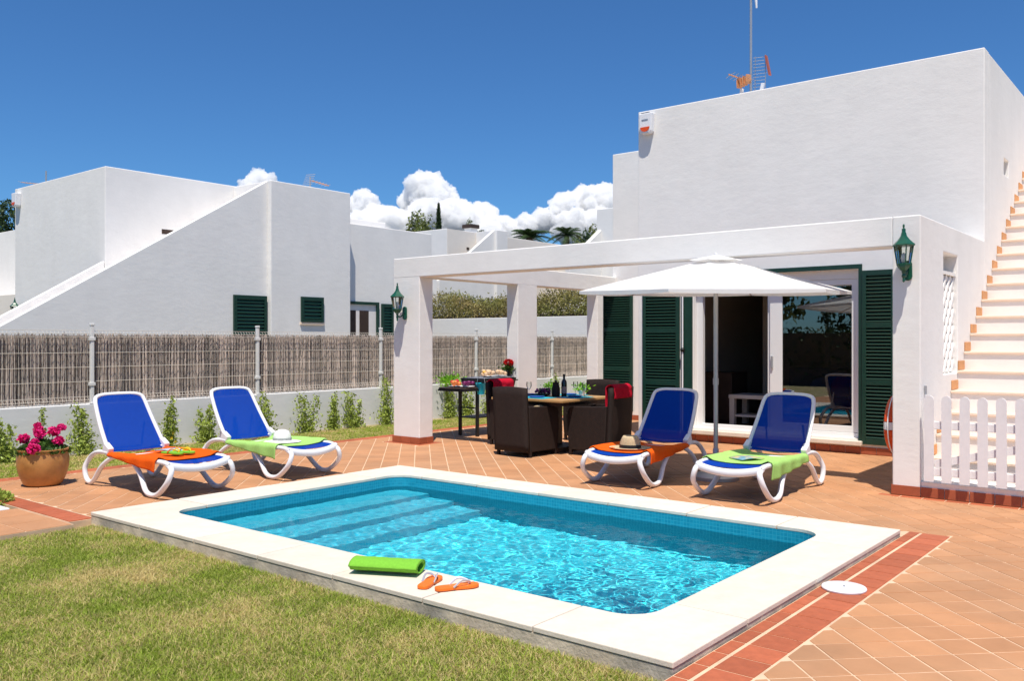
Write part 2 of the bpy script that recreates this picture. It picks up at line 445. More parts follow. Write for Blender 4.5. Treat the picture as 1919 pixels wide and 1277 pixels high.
    def plate(s, xs, zs, holes, y0, y1, to=lambda a, b, c: (a, c, b)):
        """a slab in the (a,b) plane, thickness c from y0 to y1, with rectangular holes (a0,a1,b0,b1); default upright facing -Y"""
        xs = sorted(set(xs) | {h[0] for h in holes} | {h[1] for h in holes})
        zs = sorted(set(zs) | {h[2] for h in holes} | {h[3] for h in holes})
        nx, nz = len(xs), len(zs); b0 = len(s.v)
        for c in (y0, y1):
            for z in zs:
                for x in xs: s.v.append(to(x, z, c))
        I = lambda i, j, k: b0 + k * nx * nz + j * nx + i
        solid = {}
        for i in range(nx - 1):
            for j in range(nz - 1):
                mx_, mz = (xs[i] + xs[i + 1]) / 2, (zs[j] + zs[j + 1]) / 2
                solid[i, j] = not any(h[0] < mx_ < h[1] and h[2] < mz < h[3] for h in holes)
        for (i, j), ok in solid.items():
            if not ok: continue
            s.f.append((I(i, j, 0), I(i + 1, j, 0), I(i + 1, j + 1, 0), I(i, j + 1, 0)))
            s.f.append((I(i, j + 1, 1), I(i + 1, j + 1, 1), I(i + 1, j, 1), I(i, j, 1)))
            if not solid.get((i - 1, j)): s.f.append((I(i, j, 1), I(i, j, 0), I(i, j + 1, 0), I(i, j + 1, 1)))
            if not solid.get((i + 1, j)): s.f.append((I(i + 1, j, 0), I(i + 1, j, 1), I(i + 1, j + 1, 1), I(i + 1, j + 1, 0)))
            if not solid.get((i, j - 1)): s.f.append((I(i, j, 0), I(i, j, 1), I(i + 1, j, 1), I(i + 1, j, 0)))
            if not solid.get((i, j + 1)): s.f.append((I(i, j + 1, 1), I(i, j + 1, 0), I(i + 1, j + 1, 0), I(i + 1, j + 1, 1)))
        return s
    def mesh(s, name, m, smooth=None, fix=True):
        me = bpy.data.meshes.new(name)
        me.from_pydata(s.v, [], s.f)
        if fix:
            import bmesh
            bm = bmesh.new(); bm.from_mesh(me); bmesh.ops.recalc_face_normals(bm, faces=bm.faces); bm.to_mesh(me); bm.free()
        me.materials.append(m)
        if smooth is not None:
            me.polygons.foreach_set("use_smooth", [True] * len(me.polygons))
            if smooth < 180: me.set_sharp_from_angle(angle=R(smooth))
        me.update()
        return me
    def build(s, name, m, parent=None, smooth=None, bevel=0.0, segs=2, fix=True):
        o = link(name, s.mesh(name, m, smooth, fix), parent)
        if bevel > 0:
            bv = o.modifiers.new("bevel", 'BEVEL'); bv.width = bevel; bv.segments = segs
            bv.limit_method = 'ANGLE'; bv.angle_limit = R(40)
        return o

def raw_mesh(name, V, F, m, smooth=False):
    """numpy verts (N,3) and faces (M,k)"""
    V = np.asarray(V, dtype=np.float32); F = np.asarray(F, dtype=np.int32)
    me = bpy.data.meshes.new(name)
    k = F.shape[1]
    me.vertices.add(len(V)); me.vertices.foreach_set("co", V.ravel())
    me.loops.add(F.size); me.loops.foreach_set("vertex_index", F.ravel())
    me.polygons.add(len(F))
    me.polygons.foreach_set("loop_start", np.arange(0, F.size, k, dtype=np.int32))
    me.polygons.foreach_set("loop_total", np.full(len(F), k, dtype=np.int32))
    if smooth: me.polygons.foreach_set("use_smooth", np.ones(len(F), dtype=bool))
    me.materials.append(m); me.update(calc_edges=True); me.validate()
    return me

def leaf_mesh(name, C, size, m, seed=0, aspect=0.5, up=0.3, jitter=0.4):
    """small pointed leaves (rhombi) at centres C"""
    g = np.random.default_rng(seed); C = np.asarray(C, float); n = len(C)
    a = g.normal(size=(n, 3)); a[:, 2] += up; a /= np.linalg.norm(a, axis=1)[:, None]
    b = g.normal(size=(n, 3)); b -= a * (a * b).sum(1)[:, None]; b /= np.linalg.norm(b, axis=1)[:, None]
    L_ = size * (1 + jitter * g.uniform(-1, 1, n))[:, None]
    V = np.stack([C - a * L_ * .5, C + b * L_ * aspect * .5, C + a * L_ * .5, C - b * L_ * aspect * .5], 1).reshape(-1, 3)
    F = np.arange(4 * n).reshape(n, 4)
    return raw_mesh(name, V, F, m)

def leaves(name, C, size, m, parent, seed=0, **kw):
    return link(name, leaf_mesh(name, C, size, m, seed, **kw), parent)

def bar_between(mb, p, q, r, n=6):
    return mb.tube([p, q], r, n)

# ================================================================== THE SETTING
OX0, OX1, OY0, OY1 = -7.43, -1.92, 3.52, 7.10        # pool coping, outer
IX0, IX1, IY0, IY1 = -6.96, -2.35, 3.97, 6.65        # pool water, inner
ZC = 0.05                                           # top of the coping
EDGE = -10.3                                        # terrace edge to the grass strip
Zup = lambda a, b, c: (a, b, c)

g = MB().plate([-400, 400], [-200, 600], [(OX0 + .05, OX1 - .05, OY0 + .05, OY1 - .05)], -0.5, -0.14, Zup).build('ground', M['ground'])
tag(g, kind='structure')
soil = MB().plate([-12.2, OX1], [-6, 3.53], [], -0.3, -0.075, Zup)
o = soil.build('lawn_soil', M['soil']); tag(o, kind='structure')
o = MB().plate([-12.2, EDGE - .005], [3.54, 18.2], [], -0.3, -0.06, Zup).build('planting_strip_soil', M['soil']); tag(o, kind='structure')

# ---- terrace: grout bed with single tiles
bed = MB()
rects = [(EDGE, OX0 - .004, OY0 + .03, OY1), (EDGE, 3.2, OY1 + .004, 14.29), (OX1 + .003, 3.2, -1.0, OY1 + .001)]
bed.plate([EDGE, 3.2], [-1.0, 14.29], [(EDGE, OX1 + .003, -1.0, OY0 + .03), (OX0 - .004, OX1 + .003, OY0 + .03, OY1 + .004)], -0.25, -0.004, Zup)
terrace = bed.build('terrace', M['grout']); tag(terrace, kind='structure')

FW = Vector((-math.sin(CAM_YAW), math.cos(CAM_YAW))); RT = Vector((math.cos(CAM_YAW), math.sin(CAM_YAW)))
def in_view(x, y, z=0.0):
    """how large a floor tile there shows (0 = outside the picture); only used to choose which tiles become objects of their own"""
    d = x * FW.x + y * FW.y
    if d < 1: return 0
    u = (x * RT.x + y * RT.y) / d; v = (1.5 - z) / d
    return 0 if abs(u) > .60 or v > .41 else 1 / d ** 3

def clip(poly, x0, x1, y0, y1):
    for ax, lim, sg in ((0, x0, 1), (0, x1, -1), (1, y0, 1), (1, y1, -1)):
        out = []
        for i in range(len(poly)):
            p, q = poly[i - 1], poly[i]
            pi, qi = (p[ax] - lim) * sg >= 0, (q[ax] - lim) * sg >= 0
            if pi != qi:
                t = (lim - p[ax]) / (q[ax] - p[ax]); out.append((p[0] + t * (q[0] - p[0]), p[1] + t * (q[1] - p[1])))
            if qi: out.append(q)
        poly = out
        if len(poly) < 3: return []
    return poly
def area(p): return abs(sum(p[i - 1][0] * p[i][1] - p[i][0] * p[i - 1][1] for i in range(len(p)))) / 2

# free areas for the diagonal tiles (inside the red borders)
zones = [(EDGE + .215, OX0 - .012, OY0 + .04, OY1 + .2), (EDGE + .215, 3.2, OY1 + .012, 8.87), (EDGE + .215, -2.52, 8.8, 11.875),
         (EDGE + .215, -7.11, 11.8, 14.28), (OX1 + .315, 3.2, -1.0, OY1 + .3), (OX1 + .0, 3.2, OY1 + .225, 8.87)]
blocked = [(OX1 - .05, OX1 + .312, -2, OY1 + .222), (-9.66, -8.90, 8.89, 9.39)]
def isfree(x, y):
    return any(a <= x <= b and c <= y <= d for a, b, c, d in zones) and not any(a < x < b and c < y < d for a, b, c, d in blocked)
HALF = 0.14125
full, cut = [], []
for i in range(-70, 34):
    for j in range(-40, 72):
        if (i + j) % 2 == 0: continue
        x, y = -1.146 + i * HALF, 4.444 + j * HALF
        h = HALF - 0.0078
        q = [(x - h, y), (x, y - h), (x + h, y), (x, y + h)]
        ins = [isfree(*p) for p in q] + [isfree(x, y)]
        if all(ins): full.append((x, y))
        elif any(ins):
            best = []
            for zx0, zx1, zy0, zy1 in zones:
                c = clip(q, zx0, zx1, zy0, zy1)
                for bx0, bx1, by0, by1 in blocked:
                    if c and any(bx0 < p[0] < bx1 and by0 < p[1] < by1 for p in c):
                        cx_ = sum(p[0] for p in c) / len(c); cy_ = sum(p[1] for p in c) / len(c)
                        cands = [clip(c, -99, bx0, -99, 99), clip(c, bx1, 99, -99, 99), clip(c, -99, 99, -99, by0), clip(c, -99, 99, by1, 99)]
                        c = max(cands, key=lambda k: area(k) if k else 0)
                if c and area(c) > (area(best) if best else 0.0012): best = c
            if best: cut.append(best)
full.sort(key=lambda p: -in_view(*p))
tmb = MB(); h = HALF - 0.0078
def tile_geo(mb, poly, z0=-0.012, z1=0.0, ch=0.0035):
    """a thin tile with a small chamfer"""
    n = len(poly); cx_ = sum(p[0] for p in poly) / n; cy_ = sum(p[1] for p in poly) / n
    inn = []
    for p in poly:
        d = math.hypot(p[0] - cx_, p[1] - cy_); k = max(0.5, 1 - ch * 1.4 / max(d, .001)); inn.append((cx_ + (p[0] - cx_) * k, cy_ + (p[1] - cy_) * k))
    mb.add([(a, b, z0) for a, b in poly] + [(a, b, z1 - ch * .5) for a, b in poly] + [(a, b, z1) for a, b in inn],
           [tuple(range(2 * n, 3 * n))] + [(i, (i + 1) % n, n + (i + 1) % n, n + i) for i in range(n)] + [(n + i, n + (i + 1) % n, 2 * n + (i + 1) % n, 2 * n + i) for i in range(n)])
tile_geo(tmb, [(-h, 0), (0, -h), (h, 0), (0, h)])
tile_me = tmb.mesh('floor_tile', M['tile'])
NT = 300
for x, y in full[:NT]:
    o = link('floor_tile', tile_me, terrace); o.location = (x, y, rng.uniform(-.0008, .0006))
    o.rotation_euler = (rng.uniform(-.002, .002), rng.uniform(-.002, .002), rng.choice((0, 1, 2, 3)) * math.pi / 2)
rest = MB()
for x, y in full[NT:]: tile_geo(rest, [(x - h, y), (x, y - h), (x + h, y), (x, y + h)], z1=rng.uniform(-.0008, .0006))
for p in cut: tile_geo(rest, p)
o = rest.build('floor_tiles_far', M['tile'], terrace, fix=True); tag(o, kind='stuff')

# ---- red border tiles (single tiles)
def border(x0, x1, y0, y1, pitch, along, strip_mat='redtile', z1=0.0005):
    gap = 0.0055; k = 0; a0, a1 = (y0, y1) if along == 'y' else (x0, x1)
    n = max(1, round((a1 - a0) / pitch)); st = (a1 - a0) / n
    for k in range(n):
        b0_, b1_ = a0 + k * st + gap, a0 + (k + 1) * st - gap
        q = (x0 + gap, x1 - gap, b0_, b1_) if along == 'y' else (b0_, b1_, y0 + gap, y1 - gap)
        m = MB(); cx_, cy_ = (q[0] + q[1]) / 2, (q[2] + q[3]) / 2
        tile_geo(m, [(q[0] - cx_, q[2] - cy_), (q[1] - cx_, q[2] - cy_), (q[1] - cx_, q[3] - cy_), (q[0] - cx_, q[3] - cy_)])
        o = m.build('border_tile', M[strip_mat], terrace); o.location = (cx_, cy_, z1)
border(OX1 + .005, OX1 + .088, 2.3, OY1 + .22, .20, 'y')
border(OX1 + .10, OX1 + .305, 2.3, OY1 + .22, .20, 'y')
border(EDGE, EDGE + .205, OY0 + .03, 14.25, .20, 'y')
border(-9.9, OX0 - .006, 3.345, OY0 + .025, .20, 'x', z1=-.001)
for a in ((-9.655, -8.905, 8.895, 8.985, 'x'), (-9.655, -8.905, 9.29, 9.385, 'x'), (-9.0, -8.905, 8.99, 9.285, 'y'), (-9.655, -9.56, 8.99, 9.285, 'y')):
    border(a[0], a[1], a[2], a[3], .19, a[4])
border(-2.62, 0.6, 8.88, 8.975, .20, 'x')

# ---- garden path on the left
pm = MB().plate([-8.42, -7.34], [-4, 3.34], [], -0.2, -0.014, Zup)
path = pm.build('path', M['grout']); tag(path, kind='structure')
for i in range(3):
    for j in range(8):
        a, b = -8.42 + i * .36, 3.33 - (j + 1) * .36
        m = MB(); tile_geo(m, [(-.174, -.174), (.174, -.174), (.174, .174), (-.174, .174)])
        if (i, j) == (0, 0): path_me = m.mesh('path_tile', M['tile'])
        o = link('path_tile', path_me, path); o.location = (a + .18, b + .18, -.008)
o = MB().box(-9.9, OX0, 3.343, 3.53, -0.2, -0.010).build('border_bed', M['grout']); tag(o, kind='structure')

# ---- pool
def rrect(x0, x1, y0, y1, r, n=7):
    P = []
    for cx_, cy_, a0 in ((x1 - r, y1 - r, 0), (x0 + r, y1 - r, 90), (x0 + r, y0 + r, 180), (x1 - r, y0 + r, 270)):
        for k in range(n + 1):
            a = R(a0 + 90 * k / n); P.append((cx_ + r * math.cos(a), cy_ + r * math.sin(a)))
    return P
RC = 0.2
loop = rrect(IX0, IX1, IY0, IY1, RC)
n = len(loop); ZF = -0.98
pool = MB()
pool.add([(a, b, ZF) for a, b in loop], [tuple(range(n))])
pool_o = pool.build('pool', M['mosaic'], fix=False)
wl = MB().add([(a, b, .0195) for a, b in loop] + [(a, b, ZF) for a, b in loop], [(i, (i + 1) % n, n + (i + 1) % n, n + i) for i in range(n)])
pw = wl.build('pool_wall', M['mosaicshade'], pool_o, fix=False, smooth=40); tag(pool_o, kind='structure')
for k, (xe, zt) in enumerate(((-6.50, -.28), (-6.14, -.47), (-5.78, -.68))):
    x0 = IX0 - .01 if k == 0 else (-6.50, -6.14)[k - 1]
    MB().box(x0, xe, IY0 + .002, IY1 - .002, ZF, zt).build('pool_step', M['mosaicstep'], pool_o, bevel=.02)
# concrete ring beam under the coping
beam = MB()
for (a0, a1, b0, b1) in ((OX0 + .004, OX1 - .004, OY0 + .004, IY0 - .015), (OX0 + .004, OX1 - .004, IY1 + .015, OY1 - .004),
                         (OX0 + .004, IX0 - .015, IY0 - .015, IY1 + .015), (IX1 + .015, OX1 - .004, IY0 - .015, IY1 + .015)):
    beam.box(a0, a1, b0, b1, -0.45, 0.018)
beam.build('ring_beam', M['concrete'], pool_o)
# coping slabs
def slab(poly):
    cx_ = sum(p[0] for p in poly) / len(poly); cy_ = sum(p[1] for p in poly) / len(poly)
    P = [(a - cx_, b - cy_) for a, b in poly]
    o = MB().prism(P, .02, ZC).build('coping_slab', M['coping'], pool_o, bevel=.005, segs=2)
    o.location = (cx_, cy_, rng.uniform(-.0015, .0015))
Lc, gp = 0.80, 0.0042
def arc(cx_, cy_, a0, n=8): return [(cx_ + RC * math.cos(R(a0 + 90 * k / n)), cy_ + RC * math.sin(R(a0 + 90 * k / n))) for k in range(n + 1)]
# corners: near-left, near-right, far-right, far-left
slab([(OX0, OY0), (OX0 + Lc - gp, OY0), (OX0 + Lc - gp, IY0)] + arc(IX0 + RC, IY0 + RC, 180)[::-1] + [(IX0, OY0 + Lc - gp), (OX0, OY0 + Lc - gp)])
slab([(OX1, OY0), (OX1, OY0 + Lc - gp), (IX1, OY0 + Lc - gp)] + arc(IX1 - RC, IY0 + RC, 270)[::-1] + [(OX1 - Lc + gp, IY0), (OX1 - Lc + gp, OY0)])
slab([(OX1, OY1), (OX1 - Lc + gp, OY1), (OX1 - Lc + gp, IY1)] + arc(IX1 - RC, IY1 - RC, 0)[::-1] + [(IX1, OY1 - Lc + gp), (OX1, OY1 - Lc + gp)])
slab([(OX0, OY1), (OX0, OY1 - Lc + gp), (IX0, OY1 - Lc + gp)] + arc(IX0 + RC, IY1 - RC, 90)[::-1] + [(OX0 + Lc - gp, IY1), (OX0 + Lc - gp, OY1)])
def run(a0, a1, n, f):
    st = (a1 - a0) / n
    for k in range(n): slab(f(a0 + k * st + gp, a0 + (k + 1) * st - gp))
run(OX0 + Lc, OX1 - Lc, 5, lambda a, b: [(a, OY0), (b, OY0), (b, IY0), (a, IY0)])
run(OX0 + Lc, OX1 - Lc, 5, lambda a, b: [(a, IY1), (b, IY1), (b, OY1), (a, OY1)])
run(OY0 + Lc, OY1 - Lc, 2, lambda a, b: [(OX0, a), (IX0, a), (IX0, b), (OX0, b)])
run(OY0 + Lc, OY1 - Lc, 2, lambda a, b: [(IX1, a), (OX1, a), (OX1, b), (IX1, b)])
# water with real ripples, livelier at the right-hand return jet
ZW = -0.075
def wave(x, y):
    jet = math.exp(-(((x + 2.9) / 1.3) ** 2 + ((y - 4.8) / 1.2) ** 2))
    p = Vector((x, y, 0))
    a = 0.0024 * mnoise.noise(p * 2.9 + Vector((3, 1, 7))) + (0.0020 + 0.0045 * jet) * mnoise.noise(p * 6.5) + (0.0014 + 0.0028 * jet) * mnoise.noise(p * 14 + Vector((9, 2, 1)))
    return a * 1.3
nx, ny = 300, 176
xs = np.linspace(IX0 - .01, IX1 + .01, nx); ys = np.linspace(IY0 - .01, IY1 + .01, ny)
V = np.array([(x, y, ZW + wave(x, y)) for x in xs for y in ys])
idx = np.arange(nx * ny).reshape(nx, ny)
F = np.stack([idx[:-1, :-1], idx[1:, :-1], idx[1:, 1:], idx[:-1, 1:]], -1).reshape(-1, 4)
water = link('water', raw_mesh('water', V, F, M['water'], smooth=True)); tag(water, kind='structure')
water.cycles.is_caustics_caster = True
pool_o.cycles.is_caustics_receiver = True
for o in pool_o.children:
    if o.name.startswith(('pool_step', 'pool_wall')): o.cycles.is_caustics_receiver = True

# ================================================================== OUR HOUSE AND PERGOLA
YH, YB = 11.9, 14.3           # front of the house, front of the set-back part
XE = -2.25                    # east face
house = thing('house', 'white rendered house with sliding terrace door and green shutters behind the parasol', 'house')
toX = lambda a, b, c: (c, a, b)          # plate in the YZ plane, thickness along X
DX0, DX1, DZ0, DZ1 = -6.15, -3.74, 0.20, 2.45
w = MB().plate([-7.1, XE], [0, 5.07], [(DX0, DX1, DZ0, DZ1)], YH, YH + .25)
w.build('front_wall', M['wall'], house, bevel=.012)
w = MB().plate([YH + .25, 20], [0, 5.06], [(13.10, 13.45, 3.70, 3.92)], XE - .25, XE, toX)
w.build('east_wall', M['wall'], house, bevel=.01)
MB().box(XE - .24, XE - .20, 13.05, 13.5, 3.65, 3.97).build('slit_recess', M['wall_cream'], house)
MB().box(-7.1, -6.85, YH + .25, 20, 0, 5.06).build('west_wall', M['wall'], house)
MB().box(-6.85, XE - .25, 13, 20, 4.80, 4.90).build('roof_slab', M['wall'], house)
MB().box(-9.10, -7.10, YB, YB + .25, 0, 5.07).build('back_wing_wall', M['wall'], house, bevel=.012)
MB().box(-9.42, -9.101, YB + .002, YB + .25, 0, 2.706).build('back_wing_low_wall', M['wall'], house, bevel=.012)
MB().box(-9.10, -8.85, YB + .25, 20, 0, 5.06).build('back_wing_side_wall', M['wall'], house)
# room behind the sliding door
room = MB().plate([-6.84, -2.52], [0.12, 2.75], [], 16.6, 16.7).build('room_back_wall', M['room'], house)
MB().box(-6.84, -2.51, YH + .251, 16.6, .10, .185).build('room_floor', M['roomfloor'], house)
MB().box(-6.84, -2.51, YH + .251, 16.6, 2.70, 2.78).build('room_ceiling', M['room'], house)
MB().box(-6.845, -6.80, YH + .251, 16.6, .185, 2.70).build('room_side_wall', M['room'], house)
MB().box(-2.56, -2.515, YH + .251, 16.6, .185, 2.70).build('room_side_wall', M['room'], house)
MB().box(-5.92, -5.84, 13.9, 16.6, .185, 2.70).build('room_partition', M['room'], house)

# sliding door
door = MB()
yd = YH + .10
df = thing('sliding_door', 'white framed sliding glass door, right pane closed, open on the left', 'door')
fr = MB(); fr.plate([DX0, DX1], [DZ0, DZ1], [(DX0 + .10, DX1 - .045, DZ0 + .06, DZ1 - .12)], yd, yd + .08); fr.build('outer_frame', M['pvc'], df, bevel=.006)
lf = MB(); lf.plate([-5.01, -3.785], [DZ0 + .062, DZ1 - .122], [(-4.83, -3.87, DZ0 + .15, DZ1 - .20)], yd + .012, yd + .05); lf.build('sash', M['pvc'], df, bevel=.006)
sh = MB().plate([-5.06, -3.80], [DZ0 + .062, DZ1 - .122], [(-4.95, -3.9, DZ0 + .15, DZ1 - .20)], yd + .055, yd + .078); sh.build('slid_open_sash', M['pvc'], df, bevel=.004)
MB().plate([-4.83, -3.87], [DZ0 + .15, DZ1 - .20], [], yd + .028, yd + .034).build('pane', M['glass'], df)
MB().box(-4.99, -4.96, yd - .012, yd + .011, 1.10, 1.28).build('handle', M['steel'], df, bevel=.004)
# green surround and sill
sd = MB(); sd.box(DX0 - .05, DX1 + .0, YH - .022, YH - .002, DZ1, DZ1 + .06); sd.box(DX1 - .0, DX1 + .045, YH - .022, YH - .002, .14, DZ1 + .06)
sd.build('green_surround', M['green'], house)
MB().box(DX0 - .06, DX1 + .06, YH - .10, YH - .003, .115, .175).build('door_sill', M['coping'], house, bevel=.008)
MB().box(DX0 + .002, DX1 - .002, YH + .002, YH + .249, .15, .1995).build('threshold', M['coping'], house)

# ---- louvred shutters
def shutter(name, label, x0, x1, y, z0, z1, rails, group='green louvred shutters', rot=None, depth=.042, pitch=.045):
    t = thing(name, label, 'shutter', group=None)
    st = .055
    MB().box(x0, x0 + st, y - depth, y, z0, z1).build('stile', M['green'], t, bevel=.004)
    MB().box(x1 - st, x1, y - depth, y, z0, z1).build('stile', M['green'], t, bevel=.004)
    zs = [z0] + rails + [z1]
    bands = [(z0, z0 + .08)] + [(r - .035, r + .035) for r in rails] + [(z1 - .07, z1)]
    for a, b in bands: MB().box(x0 + st, x1 - st, y - depth + .002, y - .002, a, b).build('rail', M['green'], t, bevel=.003)
    sl = MB(); hw = (x1 - x0 - 2 * st) / 2 - .001
    sl.obox((0, 0, 0), (hw, 0, 0), (0, .017, .015), (0, -.0024, .0027)); me = sl.mesh('slat', M['green'])
    for (a, b), (c, d) in zip(bands[:-1], bands[1:]):
        n = max(1, int((c - b) / pitch)); s_ = (c - b) / n
        for k in range(n):
            o = link('slat', me, t); o.location = ((x0 + x1) / 2, y - depth / 2, b + (k + .5) * s_)
            o.rotation_euler = (0, 0, 0)
    bk = MB().box(x0 + st, x1 - st, y - .004, y - .001, z0 + .02, z1 - .02).build('backing_board', M['green'], t)
    return t
# slats slope out and down: outer edge low
shutter('window_shutter', 'green louvred shutter beside the lantern on the right pillar', -3.69, -3.27, YH - .004, .135, 2.42, [.95, 1.70])
shutter('window_shutter', 'wide green louvred shutter left of the open door', -7.0, -6.37, YH - .004, .135, 2.42, [.85, 1.65])
shutter('window_shutter', 'green louvred shutter on the set-back wall behind the dining chairs', -9.32, -8.64, YB - .004, .16, 2.45, [.95, 1.70])
MB().box(-6.34, DX0 - .01, YH - .03, YH - .003, .14, 2.45).build('green_jamb', M['green'], house)
rod = thing('shutter_rod', 'thin white vertical rod with black knob by the green shutter', 'rod')
MB().tube([(-6.30, YH - .06, .15), (-6.30, YH - .06, 2.3)], .012, 8).build('rod', M['plastic'], rod, smooth=40)
MB().ball((-6.30, YH - .06, 1.36), .035).build('knob', M['black'], rod, smooth=180)

# ---- pergola
pg = thing('pergola', 'white rendered open pergola of square pillars and beams over the dining corner', 'pergola')
ZB, ZT = 2.42, 2.71
MB().box(-9.55, -2.51, 9.0, 9.28, ZB, ZT).build('front_beam', M['wall'], pg, bevel=.012)
MB().box(-9.55, -9.01, 9.002, 9.278, 0, ZB + .02).build('pillar', M['wall'], pg, bevel=.012)
MB().box(-9.25, -9.01, 9.28, YB, ZB, ZT - .002).build('side_beam', M['wall'], pg, bevel=.012)
MB().box(-9.249, -9.011, 11.28, 11.80, 0, ZB + .02).build('pillar', M['wall'], pg, bevel=.012)
MB().box(-9.249, -9.011, 13.64, 13.84, 0, ZB + .02).build('pillar', M['wall'], pg, bevel=.012)
ew = MB().plate([9.0, YH], [0, ZT], [(9.88, 10.51, 1.15, 2.42)], -2.51, XE, toX)
ew.build('side_wall', M['wall'], pg, bevel=.012)
# lattice in the wall opening
la = MB(); cw = .009
for k in range(-14, 16):
    for sgn in (1, -1):
        y0, z0 = 9.885, 1.155; y1, z1 = 10.505, 2.20
        pts = []
        c = 10.195 + k * .165
        # line y = c + sgn*(z-1.67)*0.62
        za, zb = z0, z1
        ya, yb = c + sgn * (za - 1.67) * .9, c + sgn * (zb - 1.67) * .9
        (a, b), (c2, d) = (ya, za), (yb, zb)
        def cutl(a, b, c2, d):
            for lim, s_ in ((y0, 1), (y1, -1)):
                fa, fb = (a - lim) * s_ >= 0, (c2 - lim) * s_ >= 0
                if not fa and not fb: return None
                if fa != fb:
                    t = (lim - a) / (c2 - a); yy, zz = lim, b + t * (d - b)
                    if fa: c2, d = yy, zz
                    else: a, b = yy, zz
            return a, b, c2, d
        r = cutl(a, b, c2, d)
        if r:
            p, q = Vector((XE - .06 + sgn * .006, r[0], r[1])), Vector((XE - .06 + sgn * .006, r[2], r[3])); dv = q - p
            if dv.length < .03: continue
            dn = dv.normalized()
            la.obox((p + q) / 2, dv / 2, Vector((0, -dn.z, dn.y)) * .021, (.02, 0, 0))
la.box(XE - .10, XE - .02, 9.882, 10.508, 2.20, 2.235)
MB().box(-2.508, -2.46, 9.878, 10.512, 1.148, 2.422).build('light_block_panel', M['wall'], pg)  # added panel, keeps sun from passing through so the lattice holes turn grey
tag(la.build('lattice_screen', M['wall'], pg), kind='stuff')

# ---- skirting tiles
def skirt(parent, a0, a1, fixed, axis, z0=0.002, z1=.095, n=None, th=.012):
    L_ = a1 - a0; n = n or max(1, round(L_ / .20)); st = L_ / n
    for k in range(n):
        m = MB(); c = a0 + (k + .5) * st
        if axis == 'x': m.box(-st / 2 + .003, st / 2 - .003, -th / 2, th / 2, 0, z1 - z0); loc = (c, fixed, z0)
        else: m.box(-th / 2, th / 2, -st / 2 + .003, st / 2 - .003, 0, z1 - z0); loc = (fixed, c, z0)
        o = m.build('skirting_tile', M['skirt'], parent, bevel=.003); o.location = loc
skirt(pg, -9.565, -8.995, 8.992, 'x', n=3); skirt(pg, 9.0, 9.28, -9.002, 'y', n=2)
skirt(pg, 11.28, 11.80, -9.002, 'y', n=3); skirt(pg, -9.25, -9.01, 11.272, 'x', n=1)
skirt(pg, -2.52, XE - .0, 8.992, 'x', n=1)
skirt(house, -7.1, -2.52, YH - .009, 'x'); skirt(house, -9.4, -7.1, YB - .009, 'x')
skirt(pg, 9.0, YH - .02, -2.518, 'y')

# ---- stairs up the east wall
stair = thing('outdoor_staircase', 'white outdoor staircase with terracotta end tiles climbing the house wall on the right', 'staircase')
RI, TR = .205, .304; YS = 9.28; XS1 = -1.02
MB().box(XE + .002, XS1 + .25, 9.0, YS + .02, 0, .148).build('landing', M['wall'], stair, bevel=.008)
for k in range(22):
    y0 = YS + k * TR; z1 = .148 + (k + 1) * RI
    MB().box(XE + .002, XS1, y0, y0 + TR + .02, z1 - RI - .02 if k else .02, z1 - .03).build('riser', M['riser'], stair)
    MB().box(XE + .002, XS1, y0 - .02, y0 + TR, z1 - .03, z1).build('tread', M['tread'], stair, bevel=.006)
    MB().box(XE + .001, XE + .014, y0 + .012, y0 + .285, z1 + .006, z1 + .105).build('end_tile', M['terraorange'], stair, bevel=.004)
MB().prism([(9.0, 0), (YS + 22 * TR, 0), (YS + 22 * TR, .148 + 22 * RI + .35), (YS, .5), (9.0, .5)], XS1 + .001, XS1 + .2, lambda a, b, c: (c, a, b)).build('parapet', M['wall'], stair, bevel=.01)
skirt(stair, XE + .0, XS1 + .25, 8.992, 'x')
# picket gate
gate = thing('picket_gate', 'white wooden picket gate in front of the outdoor staircase', 'gate')
pk = MB(); hw = .042
prof = [(-hw, .16), (hw, .16), (hw, .93)] + [(hw * math.cos(R(a)), .93 + hw * 1.1 * math.sin(R(a))) for a in range(20, 180, 20)] + [(-hw, .93)]
pk.prism(prof, -.011, .011, lambda a, b, c: (a, c, b)); pkm = pk.mesh('picket', M['whitepaint'])
for k in range(9):
    o = link('picket', pkm, gate); o.location = (-2.165 + k * .153, 8.945, rng.uniform(-.004, .004)); o.rotation_euler = (0, rng.uniform(-.006, .006), 0)
for z in (.22, .66): MB().box(-2.215, -.90, 8.957, 8.985, z, z + .075).build('rail', M['whitepaint'], gate, bevel=.004)
br = MB(); br.obox((-1.56, 8.971, .48), (.56, 0, .15), (.0, .010, 0), (-.012, 0, .034)); br.build('brace', M['whitepaint'], gate)
MB().tube([(XE + .012, 9.12, .98), (XE + .012, 9.12, 1.06)], .014, 8).build('gate_catch', M['steel'], gate)

